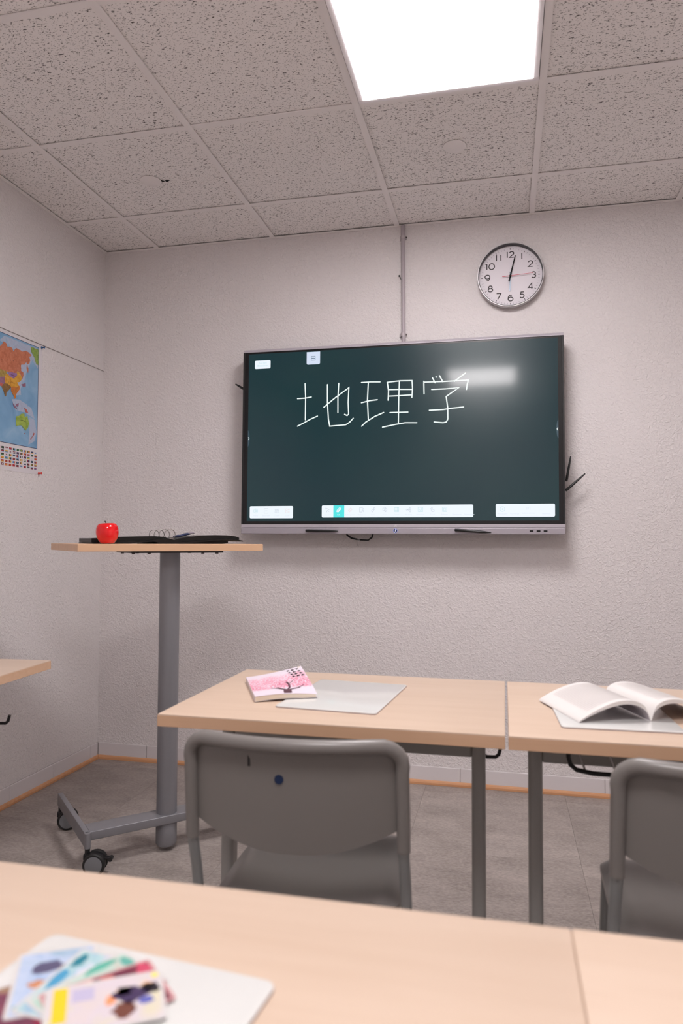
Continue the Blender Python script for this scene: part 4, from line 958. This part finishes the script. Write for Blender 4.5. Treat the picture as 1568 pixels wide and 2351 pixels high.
# crumpled navy strap on the right pocket
e = empty('cloth_strap', (0, 0, 0), label='small crumpled navy and pale strap lying on open ring binder', cat='strap')
e.matrix_world = Matrix.Translation(BPOS) @ Matrix.Rotation(BA, 4, 'Z') @ Matrix.Translation((0.05, -0.02, 0.026)) @ Matrix.Rotation(math.radians(-4), 4, 'Y')
random.seed(3)
pts = [(-0.018, -0.03, 0.001), (0.0, -0.015, 0.003), (0.014, -0.02, 0.004), (0.028, 0.0, 0.006), (0.042, -0.006, 0.0085), (0.056, 0.004, 0.009)]
obj('cloth', tube(NB(), pts, [0.003, 0.0050, 0.0042, 0.0056, 0.0048, 0.004], 10), M['navy'], e, True)
obj('pale_end', tube(NB(), [(0.046, -0.004, 0.0095), (0.056, -0.002, 0.0120), (0.066, 0.0, 0.0110), (0.073, 0.002, 0.0100)], [0.002, 0.0040, 0.0042, 0.0020], 10), M['pale'], e, True)

# ------------------------------------------------------------------ whiteboards, books and cards on the desks
def slate(name, corner, ang, wd, ln, label):
    """thin A4 whiteboard; corner = far left corner, ang = direction of its far edge"""
    e = empty(name, (corner[0], corner[1], DZ), (0, 0, ang), label, 'whiteboard', 'small whiteboards on the desks')
    r = rrect(0, wd, -ln, 0, 0.010, 5)
    obj('back', prism(NB(), r, 0.0003, 0.0022), M['boardedge'], e)
    obj('writing_surface', prism(NB(), rrect(0.0004, wd-0.0004, -ln+0.0004, -0.0004, 0.010, 5), 0.0022, 0.0034, bev=0.0005), M['board'], e, 'auto')
    return e
slate('whiteboard', (1.585, -1.566), math.radians(-4.5), 0.226, 0.312, 'small white board lying on the desk beside the blossom book')
slate('whiteboard', (2.137, -1.605), math.radians(2.5), 0.226, 0.306, 'small white board lying under the open book')
slate('whiteboard', (1.644, -2.774), math.radians(-6.0), 0.222, 0.312, 'small white board lying under the fanned picture cards')

# paperback with blossom print
PBX = Vector((1.505, -1.842, DZ)); u1 = Vector((.905, .425, 0)).normalized(); v1 = Vector((-.425, .905, 0))
bk = empty('paperback', (1.505, -1.842, DZ), (0, 0, math.atan2(u1.y, u1.x)), 'closed paperback with pink cherry blossom cover on the left front desk', 'book')
BWD, BLN = 0.140, 0.232
def ptop(u, v):
    return 0.0128+0.0235*u**1.4*v**0.8+0.004*math.sin(PI*u)*(1-v)
def pbot(u, v): return max(0.0006, 0.0008+(0.0046*u if True else 0)+0.0170*u**1.6*v+0.0030*math.sin(PI*min(1, u*1.25))*(1-v))
obj('page_block', sheet(NB(), lambda u, v: (u*(BWD-0.003), 0.001+v*(BLN-0.002), ptop(u, v)-0.0006), lambda u, v: (u*(BWD-0.003), 0.001+v*(BLN-0.002), pbot(u, v)+0.0004), 12, 12), M['pageedge'], bk, 'auto')
obj('back_cover', sheet(NB(), lambda u, v: (u*BWD, v*BLN, pbot(u, v)+0.0003), lambda u, v: (u*BWD, v*BLN, pbot(u, v)-0.0002), 12, 12), M['bookcover'], bk, 'auto')
obj('spine', bx(NB(), -0.0008, 0.0002, 0, BLN, 0.0008, 0.0127), M['bookcover'], bk)
b = sheet(NB(), lambda u, v: (u*BWD-0.0006, v*BLN, ptop(u, v)), lambda u, v: (u*BWD-0.0006, v*BLN, ptop(u, v)-0.0005), 14, 14)
uvl = b.loops.layers.uv.new('UVMap')
for f in b.faces:
    for l in f.loops: l[uvl].uv = (l.vert.co.x/BWD, l.vert.co.y/BLN)
fc = obj('front_cover', b, M['blossom'], bk, 'auto')
def drape(pts, wd, m, nm):
    b = NB(); ribbon(b, [(p[0]*BWD, p[1]*BLN) for p in pts], wd, 0, None, False)
    for vv in b.verts: vv.co.z = ptop(max(0, min(1, vv.co.x/BWD)), max(0, min(1, vv.co.y/BLN)))+0.0006
    return b
b = NB()
def dr(pts, wd):
    t = NB()
    ribbon(t, [(p[0]*BWD, p[1]*BLN) for p in pts], wd, 0, None, False); join(b, t)
dr([(.53, .02), (.535, .08), (.55, .15)], 0.018); dr([(.55, .13), (.44, .20), (.40, .26)], 0.0075); dr([(.55, .14), (.60, .22), (.62, .36), (.60, .46)], 0.0045)
dr([(.56, .13), (.66, .17), (.76, .20)], 0.0060); dr([(.74, .20), (.86, .29)], 0.0026); dr([(.44, .20), (.30, .27)], 0.0028); dr([(.62, .36), (.72, .48)], 0.0020)
for vv in b.verts: vv.co.z = ptop(max(0, min(1, vv.co.x/BWD)), max(0, min(1, vv.co.y/BLN)))+0.0007
obj('printed_trunk', b, M['trunk'], fc)
b = NB(); random.seed(11)
for r in range(4):
    y = 0.915-0.088*r; x = 0.700+0.014*r
    for c in range(3):
        x0 = x+0.082*c
        for q in range(2):
            dr([(x0+random.uniform(0, .015), y+random.uniform(-.022, .022)), (x0+0.060, y+random.uniform(-.022, .022))], 0.0028)
        dr([(x0+0.03, y-0.026), (x0+0.03, y+0.026)], 0.0026)
for vv in b.verts: vv.co.z = ptop(max(0, min(1, vv.co.x/BWD)), max(0, min(1, vv.co.y/BLN)))+0.0007
obj('printed_title', b, M['ink'], fc)

# open book: two arched page blocks meeting in the gutter
ob = empty('open_book', (2.327, -1.825, DZ+0.0038), (0, 0, math.radians(19.5)), 'open white-paged book lying face up on a small whiteboard', 'book')
OW, OL = 0.148, 0.200
def arch(t):   # t 0 at gutter .. 1 at outer edge -> height of the underside
    return 0.0335*(math.sin(PI*min(1.0, t**0.62))**0.85 if 0 < t < 1 else 0.0)
def half(s):
    def bot(u, v):
        t = u; return (s*(0.0015+t*OW), v*OL, 0.0004+arch(t)*(1-0.10*v))
    def top(u, v):
        t = u; th = 0.0078*(1-0.75*t**3)*(1 if t > 0.04 else 0.55)
        sl = 0.75*math.exp(-(t/0.16)**2)*0.008
        return (s*(0.0015+t*OW*0.995+sl*0.1), v*OL, 0.0006+arch(t)*(1-0.10*v)+th)
    return top, bot
for s in (-1, 1):
    t_, b_ = half(s)
    o = obj('page_block', sheet(NB(), t_, b_, 30, 6), M['paper'], ob, 'auto')
    bb = NB()
    for k in range(20):       # faint lines of print
        v = 0.10+0.80*k/19
        L = [Vector(t_(u, v)) for u in [0.16+0.68*q/14 for q in range(15)]]
        tt = NB(); lv = [tt.verts.new(p+Vector((0, 0.0012, 0.0005))) for p in L]; rv = [tt.verts.new(p+Vector((0, -0.0012, 0.0005))) for p in L]
        for q in range(14): tt.faces.new((lv[q], rv[q], rv[q+1], lv[q+1]))
        join(bb, tt)
    obj('print_lines', bb, M['print_'], o)
    b_in = lambda u, v, f=b_: (f(u, v)[0], f(u, v)[1], f(u, v)[2]-0.0001)
    b_out = lambda u, v, f=b_: (f(u, v)[0], f(u, v)[1], f(u, v)[2]-0.0004)
    obj('cover', sheet(NB(), b_in, b_out, 30, 4), M['bookcover'], ob, 'auto')

# fanned picture cards
CWD, CLN = 0.063, 0.088
def card(pivot, deg, zz, label, art, extra=None, frame=S(206, 203, 202)):
    """pivot = near left corner, deg = direction of the long edge; width runs clockwise from it"""
    e = empty('picture_card', (pivot[0], pivot[1], DZ+0.0036+zz), (0, 0, math.radians(deg-90)), label, 'card', 'picture cards fanned on the whiteboard')
    obj('card_stock', prism(NB(), rrect(0, CWD, 0, CLN, 0.003, 4), 0, 0.00035), mat('card_border', frame, 0.35), e)
    pic = obj('picture', flat(NB(), rrect(0.003, CWD-0.003, 0.003, CLN-0.003, 0.001, 2), 0.00045), mat_blotch('card_print', art, 38, 2), e)
    for nm, poly, c in (extra or []):
        obj(nm, flat(NB(), poly, 0.00055), mat('card_ink', c, 0.4), pic)
    return e
Rr = lambda x0, x1, y0, y1: [(x0, y0), (x1, y0), (x1, y1), (x0, y1)]
def blob(cx, cy, rx, ry, n=12, j=0.25, sd=1):
    rnd = random.Random(sd); return [(cx+rx*math.cos(2*PI*i/n)*(1+rnd.uniform(-j, j)), cy+ry*math.sin(2*PI*i/n)*(1+rnd.uniform(-j, j))) for i in range(n)]
card((1.700, -2.934), 140, 0.0000, 'dark purple and maroon picture card at the bottom of the fan', [S(96, 50, 72), S(130, 70, 90), S(150, 120, 96)],
     [('colour_band', Rr(.040, .058, .004, .060), S(140, 34, 66))])
card((1.681, -2.890), 119, 0.0005, 'pale blue picture card with dark violet patch, second in the fan', [S(136, 168, 206), S(184, 198, 222), S(150, 178, 200)],
     [('colour_patch', blob(.026, .062, .013, .009, sd=2), S(86, 82, 112)), ('colour_patch', blob(.020, .040, .007, .005, sd=3), S(196, 134, 96)),
      ('colour_patch', blob(.010, .012, .006, .004, sd=4), S(10, 150, 132)), ('colour_patch', blob(.036, .018, .007, .009, sd=5), S(16, 158, 132)), ('colour_patch', blob(.020, .020, .005, .005, sd=6), S(110, 158, 220))])
card((1.680, -2.881), 86, 0.0010, 'picture card with blue and teal edge, third in the fan', [S(146, 176, 206), S(170, 204, 206), S(190, 196, 212)],
     [('colour_patch', blob(.009, .072, .005, .010, sd=7), S(28, 122, 140)), ('colour_patch', blob(.008, .046, .006, .014, sd=8), S(70, 150, 190)), ('colour_patch', blob(.026, .060, .009, .012, sd=9), S(206, 210, 226))])
card((1.684, -2.868), 64, 0.0015, 'pale mint picture card with green bar, fourth in the fan', [S(160, 200, 184), S(184, 206, 196), S(206, 176, 164)],
     [('colour_patch', blob(.006, .062, .004, .016, sd=10), S(86, 172, 152)), ('colour_patch', blob(.018, .080, .012, .004, sd=12), S(96, 168, 156))])
card((1.690, -2.860), 47, 0.0020, 'maroon and salmon picture card, fifth in the fan', [S(120, 40, 70), S(100, 36, 62), S(150, 70, 80)],
     [('colour_patch', Rr(.003, .030, .004, .040), S(226, 196, 190)), ('colour_patch', blob(.012, .080, .010, .006, sd=13), S(196, 70, 100)), ('colour_patch', blob(.010, .050, .005, .006, sd=14), S(214, 122, 110))], S(200, 150, 152))
card((1.692, -2.853), 31, 0.0025, 'white picture card with yellow bar and dark splash, topmost of the fan', [S(212, 200, 196), S(208, 198, 206), S(212, 206, 180)],
     [('yellow_bar', Rr(.003, .046, .006, .0165), S(226, 198, 30)), ('colour_patch', Rr(.008, .024, .020, .036), S(184, 178, 206)),
      ('dark_splash', blob(.026, .062, .009, .014, 14, .45, sd=15), S(62, 44, 84)), ('colour_patch', blob(.022, .058, .005, .006, sd=16), S(244, 196, 146)),
      ('dark_splash', blob(.022, .079, .006, .007, 12, .4, sd=17), S(42, 34, 44)), ('colour_patch', blob(.017, .076, .004, .005, sd=21), S(240, 190, 150)), ('colour_patch', blob(.030, .048, .006, .004, sd=18), S(236, 150, 106)), ('colour_patch', blob(.036, .074, .005, .006, sd=19), S(92, 98, 176)),
      ('dark_splash', blob(.044, .058, .008, .010, 12, .4, sd=22), S(110, 62, 50)), ('yellow_spot', blob(.006, .082, .003, .003, sd=20), S(240, 222, 90))])
